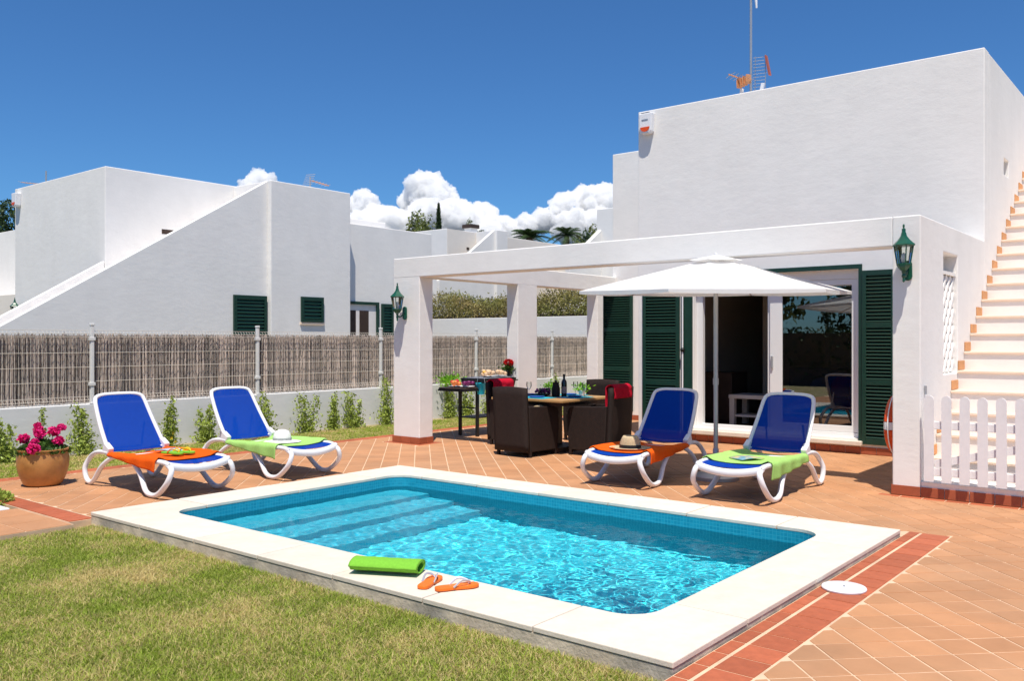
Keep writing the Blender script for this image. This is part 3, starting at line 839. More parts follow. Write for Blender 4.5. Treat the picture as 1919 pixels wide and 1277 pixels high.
# ---- wall lanterns
def lantern(label, x, y, zbase, parent_wall_y, s=1.0):
    t = thing('wall_lantern', label, 'lantern', (x, y, zbase), 0)
    n = 6
    MB().lathe([(.018, .50), (.018, .47), (.024, .455), (.03, .43), (.055, .395), (.085, .365), (.098, .355), (.105, .345), (.098, .335), (.03, .335)], n).build('roof', M['lampgreen'], t, smooth=35)
    MB().lathe([(.006, .545), (.011, .53), (.008, .51), (.014, .495)], 8).build('finial', M['lampgreen'], t)
    gl = MB(); b0 = []
    for k in range(n):
        a0, a1 = 2 * math.pi * k / n, 2 * math.pi * (k + 1) / n
        P = [(.058 * math.cos(a0), .058 * math.sin(a0), .165), (.058 * math.cos(a1), .058 * math.sin(a1), .165), (.086 * math.cos(a1), .086 * math.sin(a1), .335), (.086 * math.cos(a0), .086 * math.sin(a0), .335)]
        MB().add(P, [(0, 1, 2, 3)]).build('pane', M['clearglass'], t, fix=False)
        MB().tube([(.06 * math.cos(a0), .06 * math.sin(a0), .16), (.088 * math.cos(a0), .088 * math.sin(a0), .338)], .006, 6).build('bar', M['lampgreen'], t)
    MB().lathe([(.0, .10), (.03, .105), (.05, .13), (.066, .155), (.066, .17), (.0, .172)], n, cap=False).build('cup', M['lampgreen'], t, smooth=35)
    MB().lathe([(.003, -.01), (.012, .0), (.012, .03), (.02, .05), (.014, .07), (.022, .10)], 8).build('drop', M['lampgreen'], t)
    MB().lathe([(.010, .175), (.018, .19), (.026, .225), (.018, .26), (.004, .272)], 10).build('bulb', M['plastic'], t, smooth=180)
    arm = spline([(0, 0, .08), (.0, .05, .05), (.0, .10, .08), (0, parent_wall_y - y - .012, .12)], 5)
    MB().tube(arm, .011, 8).build('arm', M['lampgreen'], t, smooth=60)
    pl = [(.042 * math.cos(R(a)) , .11 + (.055 if math.sin(R(a)) > 0 else -.055) + .042 * math.sin(R(a))) for a in range(0, 360, 20)]
    MB().prism(pl, parent_wall_y - y - .022, parent_wall_y - y - .001, lambda a, b, c: (a, c, b)).build('back_plate', M['lampgreen'], t, bevel=.004)
    t.scale = (s, 1, s)
    return t
lantern('green wall lantern on the right pillar beside the shutter', -2.365, 8.85, 2.065, 9.0)
lantern('green wall lantern on the left pergola pillar', -9.30, 8.84, 1.79, 9.0)

# ---- alarm box, antenna
al = thing('alarm_box', 'white alarm siren box with orange lens high on the house wall', 'alarm', (-6.915, YH, 4.69))
MB().prism([(-.10, .04), (-.07, .0), (.07, .0), (.10, .04), (.115, .32), (-.115, .32)], -.11, -.001, lambda a, b, c: (a, c, b)).build('shell', M['plastic'], al, bevel=.015, segs=3)
MB().prism([(.08 * math.cos(R(a)), .10 + .07 * math.sin(R(a))) for a in range(180, 361, 15)], -.122, -.112, lambda a, b, c: (a, c, b)).build('lens', M['lifeorange'], al)
MB().obox((0, -.075, .324), (.07, 0, 0), (0, .03, 0), (0, 0, .004)).build('solar_panel', M['alarmglass'], al)
MB().box(-.06, .05, -.114, -.111, .20, .222).build('name_strip', M['steel'], al)

def yagi(parent, base, direction, n, spread, mcol, boom=.55):
    d = Vector(direction).normalized(); sd = Vector((-d.y, d.x, 0)).normalized()
    bar_between(m := MB(), base, Vector(base) + d * boom, .012); m.build('boom', M[mcol], parent)
    for k in range(n):
        c = Vector(base) + d * boom * (k + .5) / n
        MB().tube([c - sd * spread, c + sd * spread], .006, 5).build('element', M['steel'], parent)
an = thing('roof_antenna', 'tall television antenna mast with orange elements on the house roof', 'antenna', (-6.17, 14.0, 4.9))
MB().tube([(0, 0, 0), (.0, 0, 2.55)], .022, 8).build('mast', M['steel'], an, smooth=40)
yagi(an, (0, 0, .95), (-.6, -.75, .25), 6, .16, 'antorange', .42)
for sx in (-.26, .26):
    MB().obox((sx * .75, .22 * (1 if sx > 0 else -1) * -.2, .72), (.022, .01, 0), (0, .02, 0), (.04 * (1 if sx > 0 else .4), 0, .16)).build('foot_stay', M['plastic'], an)
gr = MB()
for k in range(11): gr.tube([(.04, 0, .80 + k * .055), (.26 - .012 * abs(k - 5), .05, .80 + k * .055)], .005, 5)
for s_ in (.06, .24): gr.tube([(s_, .03, .78), (s_, .04, 1.38)], .006, 5)
gr.build('reflector_grid', M['steel'], an)
MB().obox((.29, .02, 1.18), (.015, 0, 0), (0, .03, 0), (-.035, 0, .17)).build('reflector_edge', M['antred'], an)
for sx in (-.16, -.11, -.06, 0): MB().obox((sx, -.1, .98 + sx * .3), (.008, 0, .02), (0, .10, .02), (-.004, 0, .06)).build('director_plate', M['antorange'], an)
MB().obox((.05, 0, 2.42), (.09, 0, 0), (0, .03, 0), (.01, 0, .03)).build('amplifier', M['plastic'], an, bevel=.01)
MB().tube([(.08, 0, 2.44), (.10, 0, 2.18)], [.03, .015], 8).build('feed_horn', M['plastic'], an)

# ================================================================== BOUNDARY WALL AND FENCE
XF = -12.3
o = MB().box(XF - .1, XF + .1, -4, 18.3, -.2, .62).build('garden_wall', M['lowwall'], bevel=.01)
tag(o, 'low white garden wall under the brushwood fence', 'wall')
fence = thing('brushwood_fence', 'white wire mesh fence backed with grey brown brushwood screen', 'fence', (XF, 0, .62))
posts = [.42, 3.12, 5.82, 8.52, 11.22, 13.92, 16.62]
pm_ = MB().box(-.024, .024, -.024, .024, 0, 1.085); post_me = None
for y in posts:
    o = MB().box(-.024, .024, -.024, .024, 0, 1.085).build('post', M['post'], fence, bevel=.006); o.location = (.05, y, 0)
    c = MB().box(-.029, .029, -.029, .029, 1.086, 1.12).build('post_cap', M['post'], o, bevel=.008)
    for z in (.25, .88):
        MB().box(-.032, .032, -.040, .040, z, z + .045).build('clamp', M['post'], o, bevel=.004)
    MB().box(-.05, .05, -.05, .05, 0.001, .012).build('foot_plate', M['post'], o)
g_ = np.random.default_rng(5)
for pi, y0 in enumerate(posts):
    y1 = y0 + 2.7 if pi < len(posts) - 1 else 18.28
    wm = MB(); prof = [(.03, .015), (.065, .055), (.03, .10), (.03, .93), (.065, .975), (.03, 1.02)]
    nw = int((y1 - y0 - .1) / .05)
    for k in range(nw + 1):
        y = y0 + .05 + k * (y1 - y0 - .1) / nw
        wm.tube([(a, y, b) for a, b in prof], .0026, 4)
    for a, b in ((.03, .015), (.065, .055), (.03, .10), (.034, .31), (.034, .51), (.034, .71), (.03, .93), (.065, .975), (.03, 1.02)):
        wm.tube([(a + .004, y0 + .03, b), (a + .004, y1 - .03, b)], .0032, 4)
    o = wm.build('wire_panel', M['wire'], fence, fix=False)
    # brushwood sticks
    ns = int((y1 - y0) * 135)
    V, F = [], []
    yy = g_.uniform(y0, y1, ns); 
    for k in range(ns):
        top = .965 + g_.normal(0, .012); x = -.005 + g_.uniform(-.018, .016); r = g_.uniform(.0035, .0085)
        l1, l2 = g_.normal(0, .018, 2); bz = g_.uniform(0, .04); mid = g_.normal(0, .006)
        b = len(V)
        for z, off in ((bz, 0), (bz + (top - bz) * .5, mid + l1 * .5), (top, l1)):
            rr = r * (1 - .35 * z)
            V += [(x - rr, yy[k] + off - rr, z), (x + rr, yy[k] + off - rr * .4, z), (x - rr * .2, yy[k] + off + rr, z)]
        for s_ in (0, 3):
            for q in range(3): F.append((b + s_ + q, b + s_ + (q + 1) % 3, b + s_ + 3 + (q + 1) % 3, b + s_ + 3 + q))
    o = link('brushwood_screen', raw_mesh('brushwood_screen', V, F, M['stick']), fence); tag(o, kind='stuff')
o = MB().box(-.045, -.035, -2.3, 18.28, .02, .95).build('screen_backing', M['stick'], fence)
# wall that closes the strip at the back and the dry hedge on it
o = MB().box(-18.6, -9.5, 18.3, 18.5, -.2, 2.12).build('back_garden_wall', M['lowwall'], bevel=.01); tag(o, 'tall white wall below the dry hedge at the back', 'wall')
g_ = np.random.default_rng(11); n = 42000
hx = g_.uniform(-18.6, -9.6, n); hy = g_.uniform(18.55, 19.7, n)
top = 2.72 + .08 * np.sin(hx * 3.1) + .05 * np.sin(hx * 7.7 + 1) + .10 * np.sin(hx * 1.3)
hz = 1.7 + (top - 1.7) * g_.uniform(0, 1, n) ** .7 + g_.normal(0, .06, n)
hedge = thing('dry_hedge', 'long dry olive green hedge growing above the white back wall', 'hedge', (-14, 19.1, 0))
leaves('foliage', np.stack([hx + 14, hy - 19.1, hz], 1), .075, M['hedgeleaf'], hedge, 3, aspect=.35, up=.8)
MB().box(-4.4, 4.2, -.35, .45, 0, 2.2).build('branch_core', M['bark'], hedge)

# ================================================================== NEIGHBOURING HOUSES
nb = thing('neighbour_house', 'white neighbouring house with long diagonal stair parapet behind the brushwood fence', 'house')
XN, YN = -17.74, 8.70
MB().box(-21, -17.5, 13.901, 16.2, -.14, 4.66).build('rear_upper_block', M['wall'], nb, bevel=.015)
MB().box(-22.12, XN, YN, 13.9, -.14, 5.07).build('main_block', M['wall'], nb, bevel=.015)
XO = -16.45
sl = .601
zs_ = lambda y: 1.745 + (y - 6.228) * sl
toYZ = lambda a, b, c: (c, a, b)
MB().prism([(3.3, -.14), (11.70, -.14), (11.70, zs_(11.70)), (3.3, zs_(3.3))], XO - .14, XO, toYZ).build('outer_stair_parapet', M['wall'], nb, bevel=.01)
MB().prism([(3.3, -.14), (YN - .01, -.14), (YN - .01, zs_(YN - .01) - .10), (3.3, zs_(3.3) - .10)], XN - .13, XN + .0, toYZ).build('inner_stair_parapet', M['wall'], nb, bevel=.01)
for k in range(26):
    y = 3.6 + k * .31; z = -.12 + k * .187
    MB().box(XN + .002, XO - .141, y, y + .325, -.13, max(-.1, min(z, 4.2))).build('stair_step', M['riser'], nb)
MB().box(XN + .003, XO + .13, 11.70, 13.97, -.14, 5.045).build('stair_head_block', M['wall'], nb, bevel=.015)
MB().box(XN + .003, -16.75, 13.971, 17.2, -.14, 4.40).build('rear_block', M['wall'], nb, bevel=.015)
def slot(parent, x, y0, y1, z0, z1, name='vent_slot'):
    MB().box(x - .02, x + .006, y0, y1, z0, z1).build(name, M['darkwood'], parent)
slot(nb, XN, 9.93, 10.2, 3.80, 3.90)
def side_shutter(parent, x, y0, y1, z0, z1):
    """louvred shutter on a wall facing +X"""
    w_ = MB().plate([y0, y1], [z0, z1], [(y0 + .07, y1 - .07, z0 + .07, z1 - .09)], x, x + .05, toX).build('window_shutter', M['green'], parent)
    MB().box(x + .001, x + .012, y0 + .05, y1 - .05, z0 + .05, z1 - .05).build('shutter_board', M['green'], w_)
    n = max(2, int((z1 - z0 - .16) / .075)); s_ = (z1 - z0 - .16) / n
    for k in range(n):
        c = MB(); c.obox((x + .028, (y0 + y1) / 2, z0 + .07 + (k + .5) * s_), (0, (y1 - y0) / 2 - .071, 0), (-.016, 0, .024), (.0026, 0, .0018))
        c.build('slat', M['green'], w_)
side_shutter(nb, XO, 10.83, 11.66, 1.25, 2.48)
side_shutter(nb, XO + .13, 12.50, 13.13, 1.92, 2.50)
MB().box(XO + .13, XO + .17, 12.48, 13.15, 1.86, 1.918).build('window_sill', M['tread'], nb)
side_shutter(nb, -16.75, 15.35, 15.75, .2, 2.44)
fr = MB().plate([14.0, 15.25], [.1, 2.47], [(14.06, 15.17, .1, 2.40)], -16.75, -16.70, toX).build('terrace_door', M['green'], nb)
MB().box(-16.748, -16.742, 14.06, 15.17, .1, 2.40).build('door_reveal', M['riser'], fr)
for a in (14.20, 14.62): MB().box(-16.741, -16.735, a, a + .30, .3, 2.25).build('pane', M['darkwood'], fr)
MB().tube([(-16.68, 13.99, 2.5), (-16.68, 13.99, 3.4)], .02, 6).build('corner_bar', M['steel'], nb)  # thin grey upright bar at the block corner
MB().box(-21.3, -20.95, YN - .05, YN - .001, 1.3, 2.35).build('front_shutter', M['green'], nb)
al2 = thing('alarm_box', 'small white alarm box with orange lens on the neighbouring house at the far left', 'alarm', (-21.88, YN, 4.62))
MB().prism([(-.10, .04), (-.07, .0), (.07, .0), (.10, .04), (.115, .32), (-.115, .32)], -.13, -.001, lambda a, b, c: (a, c, b)).build('shell', M['plastic'], al2, bevel=.015, segs=3)
MB().prism([(.08 * math.cos(R(a)), .10 + .07 * math.sin(R(a))) for a in range(180, 361, 15)], -.142, -.132, lambda a, b, c: (a, c, b)).build('lens', M['lifeorange'], al2)
lantern('green wall lantern on the neighbouring house at the far left', -21.75, YN - .15, 1.95, YN)
ra = thing('roof_antenna', 'small orange antenna on the neighbouring stair block roof', 'antenna', (-17.0, 13.3, 5.045))
MB().tube([(0, 0, 0), (0, 0, .38)], .015, 6).build('mast', M['steel'], ra)
yagi(ra, (0, 0, .30), (.2, .9, -.15), 6, .16, 'antorange', .5)
gr = MB()
for k in range(7): gr.tube([(-.05, -.2 + .02 * k, .12 + k * .05), (.2, -.12 + .02 * k, .12 + k * .05)], .006, 4)
gr.build('reflector_grid', M['steel'], ra)
MB().obox((0, .45, .06), (.03, 0, 0), (0, .05, 0), (0, 0, .06)).build('foot_block', M['antorange'], ra)

# house beyond the hedge, with a stair and chimney
n2 = thing('far_house', 'pale far house with chimney and short stair parapet beyond the hedge', 'house')
MB().box(-20.6, -18.9, 20.1, 28, -.14, 5.02).build('main_block', M['wall'], n2, bevel=.015)
MB().prism([(20.1, -.14), (28, -.14), (28, 5.02), (21.8, 5.0), (20.1, 5.02)], -18.899, -18.89, toYZ).build('east_face', M['wall_cream'], n2)
MB().prism([(18.9, -.14), (21.46, -.14), (21.46, 5.03), (18.9, 5.03 - 2.56 * .68)], -18.22, -18.1, toYZ).build('stair_parapet', M['wall'], n2, bevel=.01)
MB().box(-18.888, -18.0, 21.46, 22.0, -.14, 5.03).build('stair_head_block', M['wall'], n2, bevel=.01)
MB().box(-19.35, -19.05, 21.4, 21.7, 5.02, 5.18).build('chimney', M['wall'], n2)
MB().box(-19.40, -19.0, 21.35, 21.75, 5.18, 5.30).build('chimney_cap', M['darkwood'], n2)
slot(n2, -18.885, 21.0, 21.12, 4.42, 4.50)
n3 = thing('far_house', 'white far house block showing left of our house wall above the pergola', 'house')
MB().box(-15.88, -10.5, 24.0, 30, -.14, 5.78).build('main_block', M['wall'], n3, bevel=.015)
MB().prism([(22.2, -.14), (24.0, -.14), (24.0, 5.1), (22.2, 3.9)], -15.86, -15.7, toYZ).build('stair_parapet', M['wall'], n3, bevel=.01)
MB().box(-20.5, -15.9, 26.0, 30, -.14, 4.5).build('low_wing', M['wall_cream'], n3)
for (a, b) in ((-18.25, -17.98), (-17.72, -17.45)):
    MB().box(a, b, 25.985, 25.998, 3.88, 4.16).build('window', M['darkwood'], n3)
n4 = thing('far_house', 'far house with low red clay tiled roof beside the palms', 'house')
MB().box(-31, -26.5, 51, 58, -.14, 7.4).build('wall', M['wall_cream'], n4)
MB().prism([(-31.4, 7.35), (-26.2, 7.35), (-28.8, 8.55)], 50.7, 58.3, lambda a, b, c: (a, c, b)).build('roof', M['roofred'], n4)
MB().box(-26.7, -26.3, 52, 52.4, 7.4, 8.95).build('chimney', M['wall'], n4)
n0 = thing('far_house', 'white low house at the left edge behind the neighbouring house', 'house')
MB().box(-44, -30, 13, 22, -.14, 5.4).build('main_block', M['wall'], n0, bevel=.015)
MB().box(-44, -28, 11.5, 12.99, -.14, 2.95).build('porch_block', M['wall_cream'], n0, bevel=.015)
MB().box(-36.2, -34.6, 16, 18, 5.4, 6.1).build('roof_room', M['wall'], n0)
MB().box(-37, -34.4, 15.8, 18.2, 6.1, 6.5).build('roof_tiles', M['darkwood'], n0)
a0 = thing('roof_antenna', 'thin antenna mast on the house at the left edge of the picture', 'antenna', (-33.4, 14.2, 5.4))
MB().tube([(0, 0, 0), (0, 0, 2.3)], .03, 6).build('mast', M['steel'], a0)
yagi(a0, (0, 0, 1.8), (-.8, -.5, .1), 7, .25, 'antorange', 1.0)

# ================================================================== TREES AND BACKGROUND PLANTS
def crown_pts(g, n, blobs):
    out = []; tot = sum(b[3] * b[4] * b[5] for b in blobs)
    for (x, y, z, rx, ry, rz) in blobs:
        k = max(3, int(n * rx * ry * rz / tot)); d = g.normal(size=(k, 3)); d /= np.linalg.norm(d, axis=1)[:, None]
        rr = g.uniform(.35, 1.0, k) ** .5
        out.append(np.array([x, y, z]) + d * rr[:, None] * np.array([rx, ry, rz]))
    return np.concatenate(out)
def tree(name, label, loc, h, w, m, seed, n=2500, leaf=.16, trunk=.35, kind='round', group=None):
    t = thing(name, label, 'tree', loc, group=group); g = np.random.default_rng(seed)
    if kind == 'cypress':
        z = g.uniform(.03, 1, n); r = w * np.clip(np.minimum(z * 6, (1 - z) ** .65), 0, 1) * g.uniform(.3, 1, n) ** .5
        a = g.uniform(0, 6.28, n); C = np.stack([r * np.cos(a), r * np.sin(a), z * h], 1)
    else:
        bl = []
        for k in range(9):
            a = g.uniform(0, 6.28); q = w * g.uniform(.2, .75)
            bl.append((q * math.cos(a), q * math.sin(a), h * g.uniform(.5, .85), w * g.uniform(.25, .5), w * g.uniform(.25, .5), h * g.uniform(.12, .22)))
        C = crown_pts(g, n, bl)
    leaves('crown', C, leaf, m, t, seed, up=.4)
    tb = MB(); tb.tube([(0, 0, -.1), (.05 * w, 0, h * .3), (0, .05 * w, h * .6)], [w * .09, w * .07, w * .04], 7)
    if kind != 'cypress':
        for k in range(5):
            a = k * 1.26 + seed; tb.tube([(0, 0, h * (.32 + .05 * k)), (w * .3 * math.cos(a), w * .3 * math.sin(a), h * .55), (w * .6 * math.cos(a), w * .6 * math.sin(a), h * .7)], [w * .045, w * .03, w * .012], 5)
    tb.build('trunk', M['bark'], t, smooth=60)
    return t
for (nm, lb, x, y, h, w, m, kd, sd, nl, lf) in (
    ('cypress_tree', 'slim dark cypress standing above the far house roof', -36.11, 37.67, 9.71, 0.52, 'darkleaf', 'cypress', 3, 5200, .17),
    ('olive_tree', 'round olive green tree left of the cypress', -38.89, 39.28, 9.43, 1.55, 'oliveleaf', 'round', 4, 5200, .2),
    ('olive_tree', 'small green tree right of the chimney on the far house', -38.9, 43.13, 9.53, 1.26, 'oliveleaf', 'round', 6, 3600, .2),
    ('olive_tree', 'dark green tree right of the small green tree by the chimney', -36.95, 42.13, 9.19, 1.03, 'darkleaf', 'round', 8, 3600, .2),
    ('leafy_tree', 'green tree just right of the palm above the pergola beam', -35.2, 51.27, 9.54, 1.49, 'oliveleaf', 'round', 9, 4400, .22),
    ('leafy_tree', 'green shrubby tree touching the white far block right of the palms', -27.87, 41.77, 7.85, 0.92, 'darkleaf', 'round', 12, 3000, .2),
    ('leafy_tree', 'dark tree at the left edge behind the low house', -49.41, 19.17, 8.92, 1.49, 'darkleaf', 'round', 14, 4400, .22),
    ):
    tree(nm, lb, (x, y, -.1), h, w, M[m], sd, nl, lf, kind=kd)
def palm(label, x, y, h, R_, seed, nf=22):
    t = thing('palm_tree', label, 'palm', (x, y, -.1)); g = random.Random(seed)
    MB().tube([(0, 0, 0), (.1, 0, h * .5), (0, 0, h)], [.22, .18, .16], 8).build('trunk', M['bark'], t, smooth=60)
    for k in range(nf):
        a = 2 * math.pi * k / nf + g.uniform(-.2, .2); e = g.uniform(-.25, 1.1); L_ = R_ * g.uniform(.85, 1.15)
        mb = MB(); P = []
        for i in range(8):
            s_ = i / 7; P.append(Vector((math.cos(a) * L_ * s_ * math.cos(e * .8), math.sin(a) * L_ * s_ * math.cos(e * .8), h + L_ * (s_ * math.sin(e) - .55 * s_ * s_))))
        mb.tube(P, [.03 * (1 - .8 * i / 7) for i in range(8)], 4)
        sd = Vector((-math.sin(a), math.cos(a), 0))
        for i in range(22):
            s_ = (i + 1) / 22; f = s_ * 7; j = min(6, int(f)); p = P[j].lerp(P[j + 1], f - j); ll = R_ * .26 * math.sin(math.pi * min(.97, .12 + s_ * .85))
            dr = (P[j + 1] - P[j]).normalized()
            for q in (-1, 1):
                tip = p + sd * q * ll + dr * ll * .5 - Vector((0, 0, ll * .35)); mb.add([p - dr * .03, p + dr * .03, tip], [(0, 1, 2)])
        mb.build('frond', M['darkleaf'], t, fix=False)
palm('bushy palm in front of the cloud above the pergola beam', -32.54, 45.71, 8.33, 1.35, 3)
palm('low wide palm peeking over the pergola beam left of the red roof', -27.02, 34.74, 6.75, 1.35, 5)
# greenery behind the camera, seen in the door glass
for k, (x, y, h, w, m) in enumerate(((-9.5, -9.0, 4.6, 2.2, 'darkleaf'), (-13.6, -7.5, 5.2, 2.4, 'oliveleaf'), (-17.5, -9.5, 5.0, 2.5, 'darkleaf'), (-6.0, -11.0, 5.0, 2.2, 'oliveleaf'), (-21.5, -6.5, 4.6, 2.3, 'darkleaf'))):
    tree('garden_tree', ('dark leafy garden tree mirrored in the door pane', 'tall olive tree mirrored in the door pane', 'broad dark tree at the garden end', 'pale olive tree at the garden end', 'dark tree beside the neighbouring garden')[k], (x, y, -.14), h, w, M[m], 30 + k, 2600, .28)
g_ = np.random.default_rng(21); n = 9000
C = np.stack([g_.uniform(-9, 9, n), g_.uniform(-.5, .5, n), g_.uniform(0.05, 2.1, n)], 1)
hg = thing('clipped_hedge', 'clipped green hedge closing the garden, mirrored in the door pane', 'hedge', (-11, -6.6, -.14))
leaves('foliage', C, .16, M['darkleaf'], hg, 22)
MB().box(-8.9, 8.9, -.35, .35, 0, 1.9).build('branch_core', M['bark'], hg)

# ---- young shrubs along the garden wall
def shrub(label, y, h, seed, x=-11.98, wide=.13, stems=3):
    t = thing('young_shrub', label, 'shrub', (x, y, -.06), group=None); g = np.random.default_rng(seed)
    st = MB(); pts = []
    for k in range(stems):
        a = g.uniform(0, 6.28); sp = g.uniform(.3, 1.0) * wide; hh = h * g.uniform(.75, 1.0) if k else h
        P = spline([(0, 0, 0), (sp * .6 * math.cos(a), sp * .6 * math.sin(a), hh * .4), (sp * math.cos(a), sp * math.sin(a), hh)], 6)
        st.tube(P, [.007 * (1 - .7 * i / (len(P) - 1)) for i in range(len(P))], 5)
        for i, p in enumerate(P):
            f = i / (len(P) - 1)
            if f < .08: continue
            c = int(40 * (1.15 - .6 * f)); rad = wide * (1.15 - .75 * f) * g.uniform(.5, 1.3)
            q = g.normal(size=(c, 3)) * np.array([rad * .55, rad * .55, h * .055]); pts.append(np.array(p) + q)
    st.build('stem', M['bark'], t, smooth=60)
    leaves('foliage', np.concatenate(pts), .046, M['shrubleaf'], t, seed, aspect=.55, up=.6)
for k, (y, h, wd, lb) in enumerate((
    (4.62, .55, .15, 'young shrub at the left picture edge by the white wall'),
    (5.05, .62, .07, 'young shrub rising behind the potted geranium'),
    (5.60, .66, .17, 'open branched young shrub between flower pot and first lounger'),
    (6.80, .70, .13, 'slim young shrub with yellow bloom just right of the first lounger back'),
    (7.42, .58, .13, 'young shrub between the two left loungers'),
    (7.95, .36, .07, 'tiny young shrub hidden beside the second lounger back'),
    (8.50, .68, .17, 'young shrub just right of the second lounger back'),
    (9.30, .64, .17, 'full young shrub above the white hat'),
    (9.85, .62, .11, 'narrow young shrub, second right of the white hat'),
    (10.35, .60, .16, 'twin stemmed young shrub, third right of the white hat'),
    (11.10, .82, .15, 'tallest young shrub, nearest full one left of the pergola pillar'),
    (11.65, .60, .12, 'young shrub partly hidden by the left edge of the pergola pillar'),
    (12.85, .66, .11, 'young shrub just right of the left pergola pillar'),
    (13.35, .62, .13, 'young shrub seen between the barbecue legs'),
    (14.05, .62, .13, 'young shrub behind the barbecue trolley'),
    (14.9, .55, .13, 'young shrub behind the first dining chair'),
    (16.3, .75, .15, 'young shrub behind the wine bottle at the back'))):
    shrub(lb, y, h, 50 + k, wide=wd, stems=3 if wd > .1 else 1)
yb = thing('yellow_flowers', 'small yellow blossoms on the slim shrub by the first lounger', 'flowers', (-11.9, 6.82, 0))
g_ = np.random.default_rng(4)
for k in range(3):
    c = Vector((g_.uniform(.0, .06), g_.uniform(-.06, .08), .03 + k * .06)); mb = MB()
    for q in range(5):
        a = q * 1.257; mb.add([c, c + Vector((.0, math.cos(a) * .022, math.sin(a) * .022)) + Vector((.012, 0, 0)), c + Vector((.012, math.cos(a + .9) * .022, math.sin(a + .9) * .022))], [(0, 1, 2)])
    mb.build('blossom', M['yellow'], yb, fix=False)
lb_ = np.random.default_rng(9)
bs = thing('leafy_bush', 'bright green leafy bush peeking over the garden wall behind the barbecue', 'bush', (-12.05, 12.9, .55))
leaves('foliage', lb_.normal(size=(420, 3)) * np.array([.08, .16, .06]) + np.array([0, 0, .16]), .06, M['lettuce'], bs, 9)
MB().tube([(0, 0, -.6), (0, 0, .12)], .008, 5).build('stem', M['bark'], bs)

lowp = thing('low_bush', 'low leafy plant at the left edge beside the red border tiles', 'bush', (-8.93, 3.29, -.07))
gq = np.random.default_rng(77); q_ = gq.normal(size=(900, 3)); q_ /= np.linalg.norm(q_, axis=1)[:, None]
leaves('foliage', q_ * gq.uniform(.4, 1, (900, 1)) ** .5 * np.array([.24, .20, .10]) + np.array([0, 0, .08]), .045, M['shrubleaf'], lowp, 77, aspect=.6, up=.6)
MB().tube([(0, 0, 0), (.02, 0, .16)], .01, 5).build('stem', M['bark'], lowp)
# ---- grass
def lawn(name, zones_, dens, hgt, seed, z=-.06, keep=None, wmul=1.0):
    g = np.random.default_rng(seed); P = []
    for x0, x1, y0, y1 in zones_:
        n = int((x1 - x0) * (y1 - y0) * dens); q = np.stack([g.uniform(x0, x1, n), g.uniform(y0, y1, n)], 1)
        if keep is not None: q = q[keep(q, g)]
        P.append(q)
    P = np.concatenate(P); n = len(P)
    a = g.uniform(0, 2 * np.pi, n); lean = g.uniform(.3, 1.7, n) * hgt; hh = hgt * g.uniform(.45, 1.15, n); w = g.uniform(.0014, .0030, n) * wmul
    dx, dy = np.cos(a), np.sin(a); b = g.uniform(0, 2 * np.pi, n)
    B = np.concatenate([P, np.full((n, 1), z - .01)], 1); sd = np.stack([np.cos(b) * w, np.sin(b) * w, np.zeros(n)], 1)
    mid = B + np.stack([dx * lean * .35, dy * lean * .35, hh * .62 + .01], 1)
    tip = B + np.stack([dx * lean, dy * lean, hh + .01], 1)
    V = np.stack([B - sd, B + sd, mid + sd * .8, mid - sd * .8, tip], 1).reshape(-1, 3)
    base = (np.arange(n) * 5)[:, None]
    F = np.concatenate([base + np.array([[0, 1, 2]]), base + np.array([[0, 2, 3]]), base + np.array([[3, 2, 4]])], 0)
    o = link(name, raw_mesh(name, V, F, M['grass'])); return tag(o, kind='stuff')
def keep_near(q, g):
    d = q @ np.array(FW); u = q @ np.array(RT)
    ok = (d > 2.9) & (np.abs(u / np.maximum(d, .1)) < .68)
    return ok & (g.uniform(0, 1, len(q)) < np.clip((5.2 / np.maximum(d, .1)) ** 1.2, .25, 1))
lawn('lawn_grass', [(-7.33, OX1 - .01, -2.0, OY0 - .005)], 19000, .030, 1, keep=keep_near)
lawn('strip_grass', [(-11.85, EDGE - .01, 2.0, 18.2), (-12.2, -8.45, 1.6, 3.33)], 4500, .036, 2, wmul=2.2)

